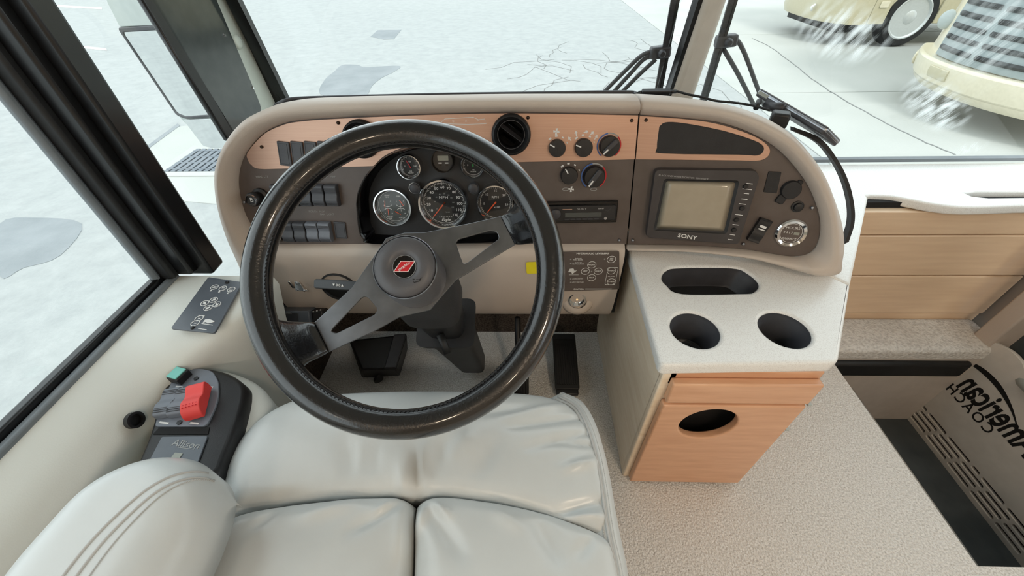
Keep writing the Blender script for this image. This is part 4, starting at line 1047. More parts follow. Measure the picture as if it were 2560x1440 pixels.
# local z of MC points up the column toward the driver
if MC.to_3x3().col[2].dot(ax1) > 0: MC = MC @ RX(180)
def shroud(l): return gloft([[V((a, b, -z)) for a, b in ringp(None, rx, ry, 28, pw)] for z, rx, ry, pw in l], True)
obj('shroud', shroud([(0, .044, .044, 1), (.02, .050, .048, .8), (.07, .056, .050, .6), (.12, .054, .050, .55), (.13, .050, .046, .55)]), 'black_soft', col, MC, auto=50)
obj('lower_shroud', shroud([(.12, .040, .038, .6), (.20, .042, .038, .5), (.27, .038, .036, .5), (.28, .034, .030, .5)]), 'black', col, MC, auto=50)
obj('tilt_lever', gtube([MC @ V((0, -.04, -.20)), MC @ V((.015, -.075, -.215))], .008, 10), 'rubber', col, smooth=True)
obj('boot_plate', gloft([[V((a, b, -z)) for a, b in rrect(w_, h_, .02)] for z, w_, h_ in ((.255, .125, .11), (.275, .12, .105), (.30, .10, .09))], True), 'black_soft', col, MC, auto=40)
obj('boot', gloft([[V((a, b, -z)) for a, b in rrect(w_, h_, .02)] for z, w_, h_ in ((.29, .10, .09), (.36, .095, .08), (Lc+.0, .08, .07))], True), 'black', col, MC, auto=40)
# turn-signal stalk
s0, s1 = od(792, 709, .70), od(905, 716, .665)
dv = (s1-s0).normalized()
MK = frame(s0, dv, -Dn)
Ls = (s1-s0).length
stalk = obj('signal_stalk', gloft([[V((x, a, b)) for a, b in rrect(w_, h_, .003)] for x, w_, h_ in ((0, .015, .012), (.004, .017, .014), (Ls*.6, .017, .015), (Ls+.03, .014, .014))], True), 'black', col, MK, auto=50)
obj('stalk_base', gtube([MK @ V((Ls+.02, 0, 0)), MK @ V((Ls+.05, 0, -.01)), MC @ V((0, 0, -.06))], .008, 10), 'black', col, smooth=True)
it = [(plate([[(-.004, .003), (.004, .003), (0, -.003)]], .0004), T(.036, .0, 0)), (plate([[(-.004, -.003), (.004, -.003), (0, .003)]], .0004), T(.066, .0, 0)), (ring2(.0032, .001, 16), T(.047, 0, 0)), (ring2(.0032, .001, 16), T(.056, 0, 0))]
obj('stalk_symbols', joinm(it), 'white_print', stalk, MK @ T(.024, 0, .0078) @ Mx.Diagonal((.62, .62, 1, 1)))

# ================================================================== PEDALS
def pedal(name, label, quad, th, ribs, m='rubber', cat_='pedal'):
    a, b, c, d = quad     # bottom-left, bottom-right, top-right, top-left
    t = thing(name, label, cat_, (a+b)/2)
    Mp = frame((a+b+c+d)/4, b-a, d-a); w_, h_ = ((b-a).length+(c-d).length)/2, (d-a).length
    obj('pad', plate([rrect(w_, h_, .008)], th, .003), m, t, Mp)
    bw = None
    for i in range(ribs):
        x = -w_*.38+w_*.76*i/(ribs-1)
        o = obj('tread_rib', bw or gbox(w_*.76/ribs*.45, h_*.72, .004, (0, -h_*.06, th+.001)), m, t, Mp @ T(x, 0, 0)); bw = o.data
    obj('tread_rib', gbox(w_*.8, .005, .004, (0, h_*.40, th+.001)), m, t, Mp)
    return t, Mp, w_, h_
t, Mp, w_, h_ = pedal('accelerator_pedal', 'long ribbed black accelerator pedal beside the cabinet', [oz(1384, 976, .03), oz(1444, 976, .03), oy(1441, 838, .90), oy(1384, 838, .90)], .012, 9)
obj('hinge', gbox(w_*.9, .03, .02, (0, -h_*.5, -.004)), 'black', t, Mp, bevel=.004)
t, Mp, w_, h_ = pedal('brake_pedal', 'short ribbed brake pedal half hidden by the wheel rim', [oz(1262, 985, .06), oz(1318, 985, .06), oz(1326, 930, .12), oz(1274, 930, .12)], .010, 8)
obj('arm', gtube([Mp @ V((0, 0, -.004)), Mp @ V((0, .08, -.05)), Mp @ V((0, .2, -.02))], .009, 8), 'black', t, smooth=True)
fb = thing('footwell_box', 'black metal box and bracket on the dark footwell floor, left of the column', 'bracket', oz(960, 930, 0))
b0 = oz(900, 945, 0.0)
obj('case', gloft([[oz(905, 945, .004), oz(1000, 940, .004), oz(1020, 870, .004), oz(880, 870, .004)], [oz(905, 925, .10), oz(990, 922, .10), oz(1018, 835, .14), oz(872, 850, .14)]], True), 'black', fb, bevel=.006)
obj('lid', gloft([[oz(960, 922, .104), oz(990, 921, .104), oz(1016, 836, .144), oz(985, 838, .144)], [oz(960, 920, .115), oz(990, 919, .115), oz(1016, 834, .155), oz(985, 836, .155)]], True), 'charcoal', fb, bevel=.003)
obj('foot', gtube([oz(942, 950, .004), oz(950, 945, .03)], .012, 8), 'black', fb)

# ================================================================== PEDESTAL
ZC = .513
XP0, XP1, YF = .272, .575, .462
ped = thing('pedestal_cabinet', 'honey maple pedestal cabinet with drawer front and holed door', 'cabinet', (.42, .6, 0))
obj('side_panel', gbb((XP0, YF+.012, 0), (XP0+.018, 1.0, ZC-.03)), 'maple', ped, bevel=.002)
obj('side_panel', gbb((XP1-.018, YF+.012, 0), (XP1, 1.0, ZC-.095)), 'maple_lamplit', ped, bevel=.002)
obj('back_panel', gbb((XP0+.018, .98, 0), (XP1-.018, .998, ZC-.03)), 'maple', ped)
obj('inner_floor', gbb((XP0+.018, YF+.02, .02), (XP1-.018, .98, .035)), 'dark_carpet', ped)
obj('face_stile', gbb((XP0, YF+.001, .0), (XP0+.028, YF+.018, ZC-.03)), 'maple', ped, bevel=.003)
obj('top_rail', gbb((XP0+.012, YF+.001, ZC-.075), (XP1, YF+.02, ZC-.032)), 'maple_lamplit', ped, bevel=.003)
obj('carcass', gbb((XP0+.003, YF+.0165, .34), (XP1-.003, YF+.03, ZC-.032)), 'maple_lamplit', ped)
zd1, zd0 = oy(1700, 952, YF-.01).z, oy(1700, 1003, YF-.01).z
obj('drawer_front', gbb((XP0+.016, YF-.018, zd0+.004), (XP1-.002, YF+.001, zd1-.002)), 'maple_lamplit', ped, bevel=.004)
MPd = frame((0, YF-.018, 0), (1, 0, 0), (0, 0, 1))
hcx, hcz = loc2(MPd, 1770, 1062)
ho = [loc2(MPd, 1770+67*math.cos(t), 1062+37*math.sin(t)-20*math.cos(t)*.45) for t in [2*math.pi*i/40 for i in range(40)]]
hrx = (max(p[0] for p in ho)-min(p[0] for p in ho))/2; hry = (max(p[1] for p in ho)-min(p[1] for p in ho))/2
dout = [(XP0+.014, .012), (XP1-.002, .012), (XP1-.002, zd0-.004), (XP0+.014, zd0-.004)]
obj('door', plate([rpoly(dout, .004), circ(hcx, hcz, (hrx+hry)/2, 44)], .018, .004, z0=-.018, res=2), 'maple_lamplit', ped, MPd)
obj('hole_shade_sheet', gbb((XP0+.02, YF+.03, .02), (XP1-.02, YF+.034, zd0)), 'void', ped)  # black sheet standing for the shade inside the door hole
for zz in (zd0, zd0-.10): obj('hinge_clip', gbox(.008, .012, .006, (XP1+.002, YF-.012, zz)), 'mirror_shell', ped, bevel=.001)

ctr = thing('countertop', 'speckled white solid-surface top with two cup wells on the pedestal', 'countertop', (.45, .6, ZC-.03))
cpts = [oz(*q, ZC) for q in [(1652, 914), (2097, 907), (2127, 713), (2080, 704), (1985, 680), (1880, 650), (1720, 632), (1572, 626)]]
co = [(v.x, v.y) for v in cpts]; co = [(a, b+(.03 if i > 2 else 0)) for i, (a, b) in enumerate(co)]
cups = []
for (a, b) in ((1738, 823), (1962, 822)):
    p = oz(a, b, ZC); cups.append(circ(p.x, p.y, .0475, 40)); 
tray = rpoly([tuple(oz(*q, ZC).xy) for q in [(1655, 712), (1660, 668), (1830, 668), (1898, 705), (1890, 732), (1705, 732)]], .03, 6)
tr_c = [oz(*q, ZC) for q in [(1700, 668), (1830, 668), (1870, 682), (1897, 708), (1885, 728), (1850, 732), (1705, 732), (1668, 712), (1655, 692), (1668, 674)]]
tray = [(v.x, v.y) for v in cat(tr_c, 5, True)]
obj('slab', plate([rpoly(co, [.012, .016, .004, .002, .002, .002, .002, .012])]+cups+[tray], .030, .007, z0=ZC-.030, res=3), 'corian', ctr)
for c in cups:
    cx = sum(p[0] for p in c)/len(c); cy = sum(p[1] for p in c)/len(c)
    u = obj('cup_well', glathe([(.0475, -.004), (.047, -.012), (.041, -.022), (.039, -.075), (.034, -.08)], 40, False, True), 'switch_grey', ctr, T(cx, cy, ZC), auto=40)
    obj('well_ring', glathe([(.039, -.0725), (.037, -.0715), (.035, -.0725)], 40, False, False), 'black', u, T(cx, cy, ZC))
obj('tray_well', gloft([[V((a, b, ZC+z)) for a, b in scale2(tray, k)] for k, z in ((1.0, -.004), (.97, -.014), (.90, -.022), (.87, -.05), (.80, -.055))], True, False, False), 'charcoal', ctr, auto=50)
obj('tray_floor', plate([scale2(tray, .82)], .002, z0=ZC-.056), 'black_soft', ctr)

shf = thing('dash_shelf', 'glossy white passenger-side shelf running under the windscreen', 'shelf', (1.2, 1.1, ZC-.03))
A_ = oz(2127, 713, ZC); B_ = oz(2168, 490, ZC)
edge = cat([oz(*q, ZC) for q in [(2178, 488), (2225, 490), (2280, 499), (2340, 510), (2420, 517), (2560, 513)]], 4)
so_ = [(A_.x+.001, A_.y+.002), (B_.x-.004, B_.y-.012), (B_.x, B_.y+.004)]+[(v.x, v.y) for v in edge]+[(XR+.02, edge[-1].y), (XR+.02, 1.275), (.46, 1.275), (.46, .84), (oz(2080, 704, ZC).x, oz(2080, 704, ZC).y+.032)]
sl0, sl1 = oz(2415, 482, ZC), oz(2640, 482, ZC)
slot_ = [tuple(oz(*q, ZC).xy) for q in [(2412, 482), (2440, 479), (2660, 477), (2660, 492), (2470, 494), (2430, 490)]]
slot_ = [(min(a, XR-.03), b) for a, b in slot_]
obj('slab', plate([so_, slot_], .028, .006, z0=ZC-.028, res=2), 'corian', shf)
obj('slot_floor', gbb((min(a for a, b in slot_)-.01, min(b for a, b in slot_)-.01, ZC-.03), (XR, max(b for a, b in slot_)+.01, ZC-.026)), 'well_grey', shf)

# ================================================================== LEFT SILL AND SHIFTER POD
crest = [(-1.0, -.668, .505), (.30, -.668, .505), (.36, -.668, .506), (.42, -.652, .515), (.46, -.612, .535), (.50, -.566, .556), (.54, -.548, .564), (.645, -.542, .566)]
cc = resample(cat([V(q) for q in crest[1:]], 8), 40)
secs = []
for q in [V(crest[0]), V((-.3, -.668, .505))]+cc:
    y, x, z = q.x, q.y, q.z; x0 = XL+.01; w_ = x-x0; zs = SZ-.004
    secs.append([V((x0, y, zs)), V((x0+w_*.45, y, zs+(z-zs)*.36)), V((x0+w_*.75, y, zs+(z-zs)*.70)), V((x-.012, y, z+.004)), V((x-.002, y, z-.006)), V((x+.002, y, z-.024)), V((x-.010, y, z-.07)), V((x-.026, y, z-.13)), V((max(x0+.02, x-.06), y, .25)), V((max(x0+.02, x-.06), y, .0)), V((x0, y, .0))])
trm = struct('trim_4', gloft(secs, True), 'sill', auto=70)
# control pad set into the sill
pad_ = thing('mirror_control_pad', 'grey touch pad with arrow and ring symbols inset in the window sill', 'control panel', oz(520, 765, SZ))
pq = [oz(*q, SZ+.003) for q in [(427, 822), (537, 833), (607, 706), (521, 693)]]
MPc = frame(pq[0], pq[1]-pq[0], pq[3]-pq[0])
def pc2(px, py): return loc2(MPc, px, py, .002)
obj('panel', plate([rpoly([pc2(*q) for q in [(427, 822), (537, 833), (607, 706), (521, 693)]], .005)], .004, .0008, z0=-.001), 'sheet_grey', pad_, MPc)
rb = .0078
for (a, b, s) in [(537, 719, 'II'), (558, 722, 'III'), (579, 725, 'II'), (535, 751, 'u'), (513, 759, 'l'), (543, 762, 'r'), (521, 771, 'd'), (499, 797, 'o'), (489, 809, '-')]:
    q = pc2(a, b); M = MPc @ T(q[0], q[1], .0031)
    k = obj('touch_button', ring2(rb, .0013, 26, .0006), 'white_print', pad_, M)
    if s in 'udlr':
        ang = {'u': 60, 'd': -120, 'l': 150, 'r': -30}[s]
        obj('arrow_symbol', plate([[(-.004, -.0015), (0, -.0015), (0, -.004), (.005, 0), (0, .004), (0, .0015), (-.004, .0015)]], .0006), 'white_print', k, M @ RZ(ang))
    elif s in ('II', 'III'):
        for j in (-1, 1): obj('button_caption', gbox(.007, .0013, .0006, (0, j*.0018, 0)), 'white_print', k, M)
    else: obj('button_caption', gbox(.005, .0016, .0006), 'white_print', k, M)
for (a, b) in [(528, 728), (549, 731), (571, 734)]:
    q = pc2(a, b); obj('indicator', glathe([(.002, 0), (.002, .0006)], 12), 'white_print', pad_, MPc @ T(q[0], q[1], .0031))
for (a, b) in [(569, 708), (483, 821)]:
    q = pc2(a, b); obj('screw', glathe([(.004, 0), (.003, .003), (.001, .0036)], 12), 'black', pad_, MPc @ T(q[0], q[1], .003), auto=50)
em = [(508, 808), (514, 800), (524, 799), (532, 802), (538, 805), (530, 808), (520, 810), (516, 806)]
obj('emblem', plate([[pc2(*q) for q in em]], .0006), 'white_print', pad_, MPc @ T(0, 0, .0031))
for (a, b, w_) in [(519, 812, .024), (507, 824, .018), (505, 790, .014)]:
    q = pc2(a, b); obj('caption_line', gbox(w_, .0012, .0006), 'white_print', pad_, MPc @ T(q[0], q[1], .0033) @ RZ(-3))

# pod and shifter
ZS = .50
pod = [(330, 1260), (385, 1040), (412, 945), (440, 912), (500, 905), (570, 920), (630, 945), (664, 980), (670, 1025), (636, 1100), (570, 1200), (500, 1300), (380, 1300)]
pp = [oz(*q, ZS-.035) for q in pod]
pl, _ = pillow(cat([V((p.x, p.y, 0)) for p in pp], 4, True), ZS-.03, .0, .03, 0)
obj('shifter_pod', pl, 'sill', trm, smooth=True)
shm = thing('gear_selector', 'black keypad gear selector with one red rocker lever and Allison lettering', 'gear selector', oz(470, 1050, ZS))
MZ = T(0, 0, ZS)
def z2(px, py, z=0): p = oz(px, py, ZS+z); return (p.x, p.y)
hs = [(335, 1175), (372, 1085), (392, 1010), (415, 950), (440, 922), (500, 916), (560, 926), (600, 950), (608, 975), (600, 1020), (578, 1090), (555, 1150), (538, 1190), (480, 1215), (325, 1215)]
hs2 = [(v.x, v.y) for v in cat([V((*z2(*q), 0)) for q in hs], 4, True)]
obj('housing', gloft([[V((a, b, z)) for a, b in scale2(hs2, k)] for k, z in ((1.03, -.05), (1.03, -.03), (1.0, -.010), (.95, -.001), (.9, .0))], True), 'black', shm, MZ, auto=60)
plq = [(388, 1066), (394, 1040), (432, 948), (450, 927), (500, 921), (532, 928), (547, 955), (547, 1000), (520, 1060), (510, 1066)]
plp = rpoly([z2(*q, .003) for q in plq], [.004, .01, .01, .01, .01, .01, .01, .02, .008, .004])
obj('key_plate', plate([plp], .005, .001, z0=-.001), 'switch_light', shm, MZ)
def zat(px, py, z=.0042, spin=-12): a, b = z2(px, py, z); return MZ @ T(a, b, z) @ RZ(spin)
def zlev(p, q, z):
    a, b = V((*z2(*p, z), 0)), V((*z2(*q, z), 0)); c = (a+b)/2; return MZ @ T(c.x, c.y, z) @ RZ(math.degrees(math.atan2((b-a).y, (b-a).x))-90), (b-a).length
lid = [(372, 1155), (405, 1092), (520, 1090), (498, 1150), (480, 1200), (350, 1200)]
obj('display_lid', plate([rpoly([z2(*q, .002) for q in lid], .003)], .003, .0008), 'sheet_grey', shm, MZ)
rw = [(382, 1086), (398, 1070), (524, 1068), (520, 1086)]
obj('lid_recess', plate([[z2(*q, .001) for q in rw]], .0016), 'void', shm, MZ)
text('Allison', .0155, 'grey_print', shm, zat(466, 1111, .0033, -6), 'maker_lettering', sx=1.15, bold=.0001)
obj('maker_line', gbox(.028, .0009, .0004), 'grey_print', shm, zat(466, 1121, .0033, -6)); obj('display_window', plate([rrect(.014, .012, .001)], .0008), 'lcd', shm, zat(441, 1142, .0032, -6))
for p, q in (((411, 1046), (445, 980)), ((444, 1044), (476, 978))):
    Mv, Lv = zlev(p, q, .004); rocker(0, 0, 'switch_light', .026, Lv, shm, Mv, .018)
MR, Lv = zlev((489, 1048), (508, 974), .008)
r_ = rocker(0, 0, 'red_rubber', .029, Lv, shm, MR, .026, False)
it = [(glathe([(.0012, 0), (.0008, .0015)], 6), T(-.010+.005*i, y, .0245)) for i in range(5) for y in (-.016, -.021)]
obj('lever_dots', joinm(it), 'red_print', r_, MR)
M = zat(455, 946, .004, -14)
k = obj('key_cap', gbox(.026, .026, .016, (0, 0, .008)), 'black', shm, M, bevel=.002); obj('cap_top', gbox(.022, .023, .003, (-.001, 0, .017)), 'mint', k, M, bevel=.001)
for (a, b) in ((491, 947), (449, 1057)): obj('plate_screw', glathe([(.004, 0), (.004, .002), (.002, .0022)], 14), 'black', shm, zat(a, b, .004), auto=45)
for (a, b, w_) in ((448, 967, .014), (485, 967, .008), (521, 967, .018), (410, 1057, .018), (486, 1058, .016)): obj('key_caption', gbox(w_, .003, .0005), 'white_print', shm, zat(a, b, .0043, -6))
p = ox(338, 1050, -.662); obj('trim_screw', glathe([(.014, -.006), (.014, .003), (.010, .003), (.010, -.002)], 24, True, False), 'black', trm, T(*p) @ RY(75), auto=45)
p = oz(490, 910, ZS-.01); obj('trim_screw', glathe([(.005, -.004), (.005, .002), (.003, .004)], 14), 'black', trm, T(*p) @ RX(30), auto=45)

# ================================================================== DRIVER SEAT
ZT = .49
seat = thing('driver_seat', 'pale grey leather driver captain chair with stitched cushions', 'seat', (-.16, .1, 0))
def zz_(pts, z): return [tuple(oz(*q, z).xy) for q in pts]
def wr(a, c, wd, dp_, z=ZT): return (tuple(oz(*a, z).xy), tuple(oz(*c, z).xy), wd*.85, dp_*2.8)
bk = [(548, 1290), (700, 1266), (860, 1250), (990, 1244), (1030, 1247), (1065, 1243), (1150, 1248), (1300, 1273), (1400, 1303), (1520, 1345)]
WR = [wr((1030, 1085), (1040, 1238), .008, -.005), wr((1060, 1120), (1052, 1240), .007, .004), wr((1008, 1130), (1018, 1240), .008, .004), wr((1110, 1100), (1085, 1200), .010, -.003), wr((865, 1100), (885, 1190), .012, -.0025), wr((940, 1110), (930, 1190), .01, -.002),
      wr((1465, 1035), (1270, 1075), .007, -.003), wr((1480, 1075), (1310, 1130), .006, -.0028), wr((1492, 1110), (1390, 1112), .005, -.0025), wr((1495, 1150), (1400, 1180), .007, .003), wr((1510, 1290), (1380, 1300), .007, .004), wr((1512, 1250), (1400, 1280), .009, -.003), wr((1180, 1085), (1140, 1150), .012, .003), wr((1240, 1100), (1190, 1200), .012, -.003), wr((600, 1270), (720, 1240), .008, -.003), wr((560, 1262), (650, 1262), .005, -.003), wr((1330, 1020), (1150, 1040), .012, -.002), wr((1420, 1000), (1250, 1050), .008, .0025)]
vf, ev1 = cushion(zz_(bk, ZT-.01), zz_([(1520, 1345), (1515, 1290), (1506, 1210), (1492, 1130), (1470, 1062), (1448, 1022)], ZT-.015), zz_([(655, 1028), (720, 996), (800, 979), (950, 970), (1150, 968), (1300, 972), (1390, 986), (1448, 1022)], ZT-.03), zz_([(548, 1290), (548, 1215), (566, 1150), (604, 1080), (655, 1028)], ZT-.02), ZT, .014, [(.016, .025), (.010, .03), (.040, .12), (.032, .07)], ZT-.17, 72, 56, WR)
obj('front_cushion', vf, 'leather', seat, smooth=True)
WRL = [wr((1000, 1256), (880, 1340), .010, -.003), wr((985, 1250), (930, 1300), .006, .003), wr((700, 1275), (640, 1330), .010, -.002), wr((900, 1255), (760, 1300), .014, .003), wr((1010, 1270), (1006, 1400), .014, .004)]
vf, ev2 = cushion(zz_([(300, 2000), (700, 2000), (1012, 2000)], ZT), zz_([(1012, 2000), (1016, 1600), (1022, 1440), (1027, 1330), (1030, 1250)], ZT), zz_([(546, 1290), (700, 1262), (860, 1245), (985, 1239), (1030, 1250)], ZT), zz_([(300, 2000), (420, 1560), (500, 1380), (546, 1290)], ZT), ZT+.004, .022, [(.01, .03), (.030, .038), (.016, .022), (.03, .05)], ZT-.17, 56, 64, WRL)
obj('seat_cushion', vf, 'leather', seat, smooth=True)
WRR = [wr((1060, 1256), (1160, 1400), .012, -.003), wr((1080, 1250), (1130, 1300), .006, .003), wr((1060, 1262), (1040, 1330), .010, .004), wr((1340, 1300), (1400, 1420), .014, -.003), wr((1230, 1270), (1300, 1330), .012, .0025), wr((1480, 1345), (1440, 1400), .008, -.002)]
vf, ev3 = cushion(zz_([(1020, 2000), (1300, 2000), (1600, 2000)], ZT), zz_([(1600, 2000), (1570, 1600), (1544, 1440), (1522, 1346)], ZT-.01), zz_([(1033, 1250), (1075, 1239), (1150, 1242), (1300, 1268), (1410, 1300), (1522, 1346)], ZT), zz_([(1020, 2000), (1024, 1600), (1028, 1440), (1031, 1330), (1033, 1250)], ZT), ZT+.004, .022, [(.01, .03), (.010, .03), (.016, .022), (.030, .038)], ZT-.17, 56, 64, WRR)
obj('seat_cushion', vf, 'leather', seat, smooth=True)
# side welt and skirt on the aisle side, with stitches
sk = [(1400, 982), (1450, 1005), (1484, 1055), (1508, 1130), (1526, 1210), (1540, 1290), (1552, 1350), (1568, 1440), (1590, 1600), (1600, 1900)]
inn_ = [(1395, 992), (1438, 1015), (1466, 1062), (1488, 1132), (1503, 1210), (1514, 1290), (1524, 1350), (1543, 1440), (1560, 1600), (1575, 1900)]
a_ = cat([oz(*q, ZT-.045-(.03, .018, .006, 0)[min(k, 3)]) for k, q in enumerate(sk)], 4); b_ = cat([oz(*q, ZT-.004-(.035, .02, .006, 0)[min(k, 3)]) for k, q in enumerate(inn_)], 4)
obj('side_skirt', gloft([[b-V((.02, 0, .012)), b, (a+b)/2+V((.006, 0, .010)), a, a-V((0, 0, .05)), a-V((.01, 0, .25)), b-V((.03, 0, .25))] for a, b in zip(a_, b_)], True), 'leather', seat, smooth=True)
obj('welt_seam', gtube([b+V((0, 0, .0005)) for b in b_], .0022, 8), 'thread', seat, smooth=True)
it = []
bs_ = resample(b_, 150)
for i in range(0, 149):
    d = (bs_[i+1]-bs_[i]); a = math.degrees(math.atan2(d.y, d.x)); 
    for off in (-.006, .007):
        n = V((-d.y, d.x, 0)).normalized()*off
        it.append((gbox(.0028, .0011, .0011), T(*(bs_[i]+n+V((0, 0, .0035 if off > 0 else -.002)))) @ RZ(a)))
o = obj('stitching', joinm(it), 'thread', seat); o['kind'] = 'stuff'
obj('seat_shell', gbb((-.42, -.30, .20), (.10, .36, ZT-.10)), 'charcoal', seat, bevel=.03)
obj('seat_plinth', gbb((-.33, -.22, .0), (.01, .26, .22)), 'black_soft', seat, bevel=.02)
# arm rest
ZA = .585
vf, ev4 = cushion(zz_([(-160, 1900), (80, 1900), (300, 1900)], ZA), zz_([(300, 1900), (400, 1600), (462, 1445), (500, 1365), (532, 1285), (546, 1222)], ZA), zz_([(318, 1170), (370, 1152), (430, 1143), (490, 1150), (530, 1178), (546, 1222)], ZA), zz_([(-160, 1900), (-40, 1570), (40, 1445), (120, 1350), (215, 1248), (318, 1170)], ZA), .625, .004, [(.02, .03), (.055, .055), (.05, .06), (.04, .05)], .535, 56, 64)
arm_ = obj('armrest', vf, 'leather', seat, smooth=True)
for du in (0, .07):
    path = [ev4(min(.93, .46+du+.34*(k/39)**4), .05+.93*k/39)+V((0, 0, .0004)) for k in range(40)]
    obj('armrest_seam', gtube(path, .0017, 6), 'thread', arm_, smooth=True)
path = resample([ev4(min(.93, .60+.28*(k/39)**4), .05+.93*k/39)+V((0, 0, .001)) for k in range(40)], 90)
it = [(gbox(.003, .001, .001), T(*path[k]) @ RZ(math.degrees(math.atan2((path[k+1]-path[k]).y, (path[k+1]-path[k]).x)))) for k in range(89)]
o = obj('armrest_stitching', joinm(it), 'thread', arm_); o['kind'] = 'stuff'
obj('armrest_post', gbb((-.50, -.12, .25), (-.46, .0, .55)), 'charcoal', seat, bevel=.01)

# ================================================================== THINGS ON THE DASH
gps = thing('gps_navigator', 'flat black navigation tablet propped on the dash top, seen edge-on', 'navigator', od(1980, 285, .86))
L0, L1 = od(1893, 228, .90), od(2064, 328, .80)
lx = (L1-L0); Lg = lx.length; lx.normalize()
nn = (Rt*.5-Dn*.85).normalized(); nn = (nn*.86-Fd*.5).normalized(); nn = (nn-lx*nn.dot(lx)).normalized()
hy = nn.cross(lx)
MGp = frame((L0+L1)/2+hy*(.05 if hy.dot(Fd) > 0 else -.05), lx, hy)
gh = .10
obj('case', plate([rrect(Lg, gh, .008)], .016, .003, z0=-.008), 'charcoal', gps, MGp)
obj('edge_band', plate([rrect(Lg*1.004, gh*1.006, .008), rrect(Lg*.985, gh*.96, .006)], .006, .001, z0=-.001), 'steel', gps, MGp)
obj('screen', plate([rrect(Lg*.93, gh*.86, .003)], .001), 'crt', gps, MGp @ T(0, 0, .0078))
obj('rating_label', plate([rrect(.026, .007, .001)], .0006), 'lcd', gps, MGp @ T(-Lg*.40, -gh*.503 if hy.dot(Fd) > 0 else gh*.503, 0) @ RX(90))
c = (L0+L1)/2
obj('mount_arm', gtube([od(1960, 270, .855), od(1935, 268, .875), od(1915, 262, .89)], .010, 10), 'charcoal', gps, smooth=True)
obj('mount_clip', gtube([od(1898, 252, .89), od(1890, 270, .88)], .006, 8), 'black', gps, smooth=True)
obj('mount_foot', gbox(.035, .03, .03), 'black', gps, T(*od(1948, 298, .84)) @ RZ(-25), bevel=.005)

cb = thing('power_cable', 'black power lead with an inline box lying along the dash top', 'cable', od(1640, 232, .93))
pth = cat([od(1588, 234, .95), od(1604, 230, .945), od(1612, 230, .94)], 5)
obj('lead', gtube(pth, .0026, 8), 'rubber', cb, smooth=True)
pth = cat([od(1674, 230, .93), od(1690, 228, .93), od(1720, 236, .92), od(1755, 243, .91), od(1790, 252, .905), od(1830, 256, .90), od(1865, 261, .89), od(1890, 266, .88), od(1925, 276, .865)], 6)
obj('lead', gtube(pth, .0027, 8), 'rubber', cb, smooth=True)
i0, i1 = od(1604, 231, .94), od(1675, 230, .93)
MI = frame((i0+i1)/2, i1-i0, (0, 1, .3)); obj('inline_box', gbox((i1-i0).length, .014, .012), 'black', cb, MI, bevel=.002)
obj('strain_relief', gtube([od(1596, 232, .943), od(1606, 231, .94)], .0045, 10), 'black', cb, smooth=True); obj('strain_relief', gtube([od(1673, 230, .93), od(1690, 229, .93)], .0042, 10), 'black', cb, smooth=True)
pg = thing('power_plug', 'small black lighter-socket adapter with a pale collar on the dash edge', 'plug', od(1614, 262, .88))
a, b = od(1619, 240, .885), od(1611, 276, .872)
def between(a, b, prof, n=20):
    z = (b-a); L = z.length; z.normalize(); x = z.orthogonal().normalized(); Mq = frame(a, x, z.cross(x)); return gx(glathe([(r, t*L) for r, t in prof], n), Mq)
obj('body', between(a, b, [(.003, 0), (.003, .25), (.0095, .30), (.0105, .6), (.012, .66), (.012, .9), (.009, 1)]), 'black', pg, auto=45)
obj('collar', between(a, b, [(.0100, .34), (.0122, .38), (.0122, .62), (.0105, .66)]), 'sill', pg, auto=45)
obj('side_wire', gtube([od(1609, 262, .87), od(1598, 268, .868), od(1594, 272, .868)], .0014, 6), 'steel', pg, smooth=True)
p2 = thing('cable_connector', 'black ribbed barrel connector lying beside the adapter on the dash edge', 'connector', od(1645, 262, .88))
a, b = od(1632, 244, .885), od(1654, 276, .87)
obj('barrel', between(a, b, [(.004, 0), (.0055, .12), (.0055, .5), (.0085, .56), (.0085, .96), (.0065, 1)]), 'black', p2, auto=45)
for i in range(4): obj('grip_ring', between(a, b, [(.0055, .15+i*.09), (.0068, .17+i*.09), (.0068, .20+i*.09), (.0055, .22+i*.09)]), 'charcoal', p2, auto=45)

# ================================================================== WIPERS (outside the glass)
def wo(px, py, off=.035): return ows(px, py, off)
def wiper(name, label, blade, arms, br):
    t = thing(name, label, 'wiper', wo(*blade[-1]))
    a, b = wo(*blade[0]), wo(*blade[1])
    d = (b-a); n = V((0, 1, 0)); s = d.normalized().cross(n).normalized()
    obj('rubber_blade', gloft([[p+s*u+n*v for u, v in ((.004, 0), (.011, 0), (.011, .012), (.004, .012))] for p in (a, b)], True), 'rubber', t)
    obj('blade_rail', gloft([[p+s*u+n*v for u, v in ((-.010, .002), (-.0075, .002), (-.0075, .008), (-.010, .008))] for p in (a, b)], True), 'charcoal', t)
    nb = 26
    me_ = None
    for i in range(nb):
        p = a+d*((i+.5)/nb); Mb = frame(p+s*(-.002)+n*.005, s, d)
        o = obj('rail_bridge', me_ or gbox(.014, .012, .005), 'charcoal', t, Mb); me_ = o.data
    for pth in arms: obj('arm', gtube(cat([wo(*q, .05) for q in pth], 6), .006, 8), 'charcoal', t, smooth=True)
    q = wo(*br, .045); obj('pivot_block', gbox(.055, .03, .03), 'charcoal', t, T(*q) @ RY(-5), bevel=.006)
    obj('pivot_pin', glathe([(.010, -.02), (.010, .025), (.006, .03)], 16), 'charcoal', t, T(*q) @ RX(90), auto=45)
wiper('windscreen_wiper', 'black wiper standing against the driver side of the centre post', [(1700, -60), (1640, 262)], [[(1500, 240), (1560, 180), (1600, 142), (1625, 130), (1650, 128)], [(1520, 245), (1575, 185), (1610, 148), (1640, 138)], [(1540, 245), (1600, 185), (1640, 148)]], (1650, 130))
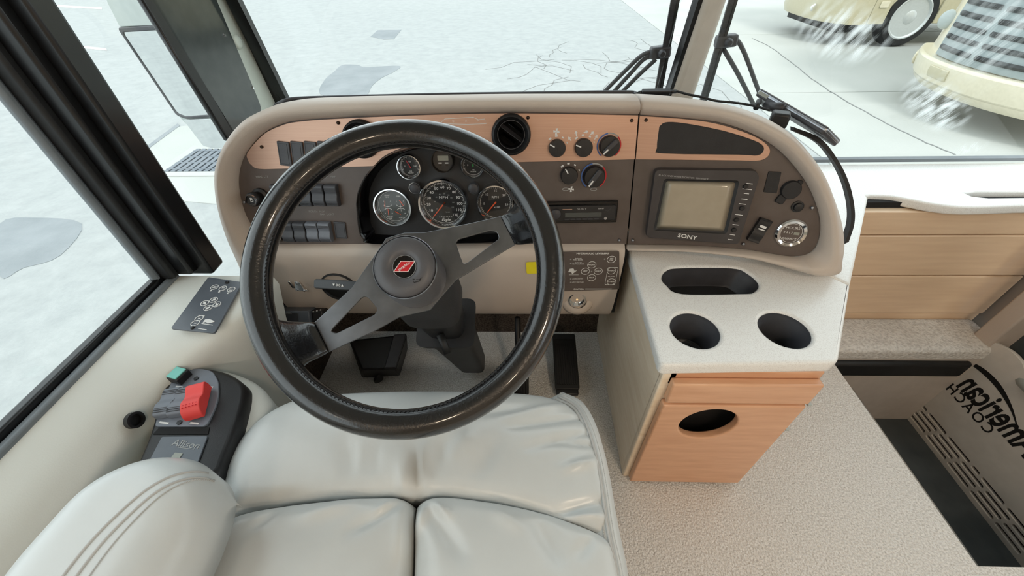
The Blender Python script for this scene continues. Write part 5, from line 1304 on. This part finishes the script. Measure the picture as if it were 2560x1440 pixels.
wiper('windscreen_wiper', 'black wiper on the passenger pane with its arm reaching behind the tablet', [(1852, -60), (1755, 265)], [[(1808, 97), (1838, 98), (1860, 130), (1890, 210), (1910, 262)], [(1806, 118), (1845, 185), (1884, 262)]], (1815, 102))

# ================================================================== OUTSIDE MIRROR
mir = thing('side_mirror', 'white outside mirror with tall glass hanging beyond the quarter window', 'mirror', od(480, 380, 1.3))
mc = od(430, 190, 1.32)
MM = frame(mc, (math.cos(rad(-22)), math.sin(rad(-22)), 0), (0, 0, 1))
def mq(*pts): return [loc2(MM, *p) for p in pts]
shell = mq((235, -80), (252, 0), (290, 78), (312, 108), (440, 300), (470, 330), (505, 370), (530, 377), (640, 370), (560, 100), (420, -80))
obj('housing', plate([rpoly(shell, .015)], .09, .02, z0=-.10, res=3), 'mirror_shell', mir, MM)
gl1 = mq((302, 80), (440, 284), (462, 292), (560, 285), (440, 72))
obj('mirror_glass', plate([rpoly(gl1, .012)], .004, .001, z0=-.008), 'mirror_glass', mir, MM)
fq = rpoly(gl1, .014); obj('glass_frame', plate([scale2(fq, 1.08), scale2(fq, .99)], .010, .003, z0=-.011), 'charcoal', mir, MM)
gl2 = mq((455, 300), (505, 366), (530, 372), (625, 364), (560, 296))
fq = rpoly(gl2, .010); obj('spot_mirror', plate([fq], .004, .001, z0=-.008), 'mirror_glass', mir, MM)
gl3 = mq((262, 0), (296, 68), (430, 62), (380, -70), (250, -70)); obj('upper_panel', plate([rpoly(gl3, .01)], .006, .002, z0=-.009), 'mirror_shell', mir, MM)

# ================================================================== CEILING LAMPS (behind the camera)
for i, (x, y, pw) in enumerate([(.75, -.9, 12), (.75, -2.0, 14), (-.35, -1.6, 8)]):
    t = thing('ceiling_light', ['round warm ceiling lamp nearest the cab', 'round warm ceiling lamp farther back over the aisle', 'round warm ceiling lamp farther back on the driver side'][i], 'lamp', (x, y, 1.96), 'warm ceiling lamps')
    obj('bezel', glathe([(.11, .02), (.11, .005), (.095, 0), (.09, .006)], 32, False, False), 'steel', t, T(x, y, 1.96), auto=45)
    obj('lens', glathe([(.092, .01), (.06, -.008), (.01, -.014)], 32), 'lamp_lens', t, T(x, y, 1.962), smooth=True)
    ld = bpy.data.lights.new('lamp', 'AREA'); ld.shape = 'DISK'; ld.size = .2; ld.energy = pw; ld.color = (1, .80, .60)
    lo = bpy.data.objects.new('bulb_light', ld); link(lo, t, T(x, y, 1.94))
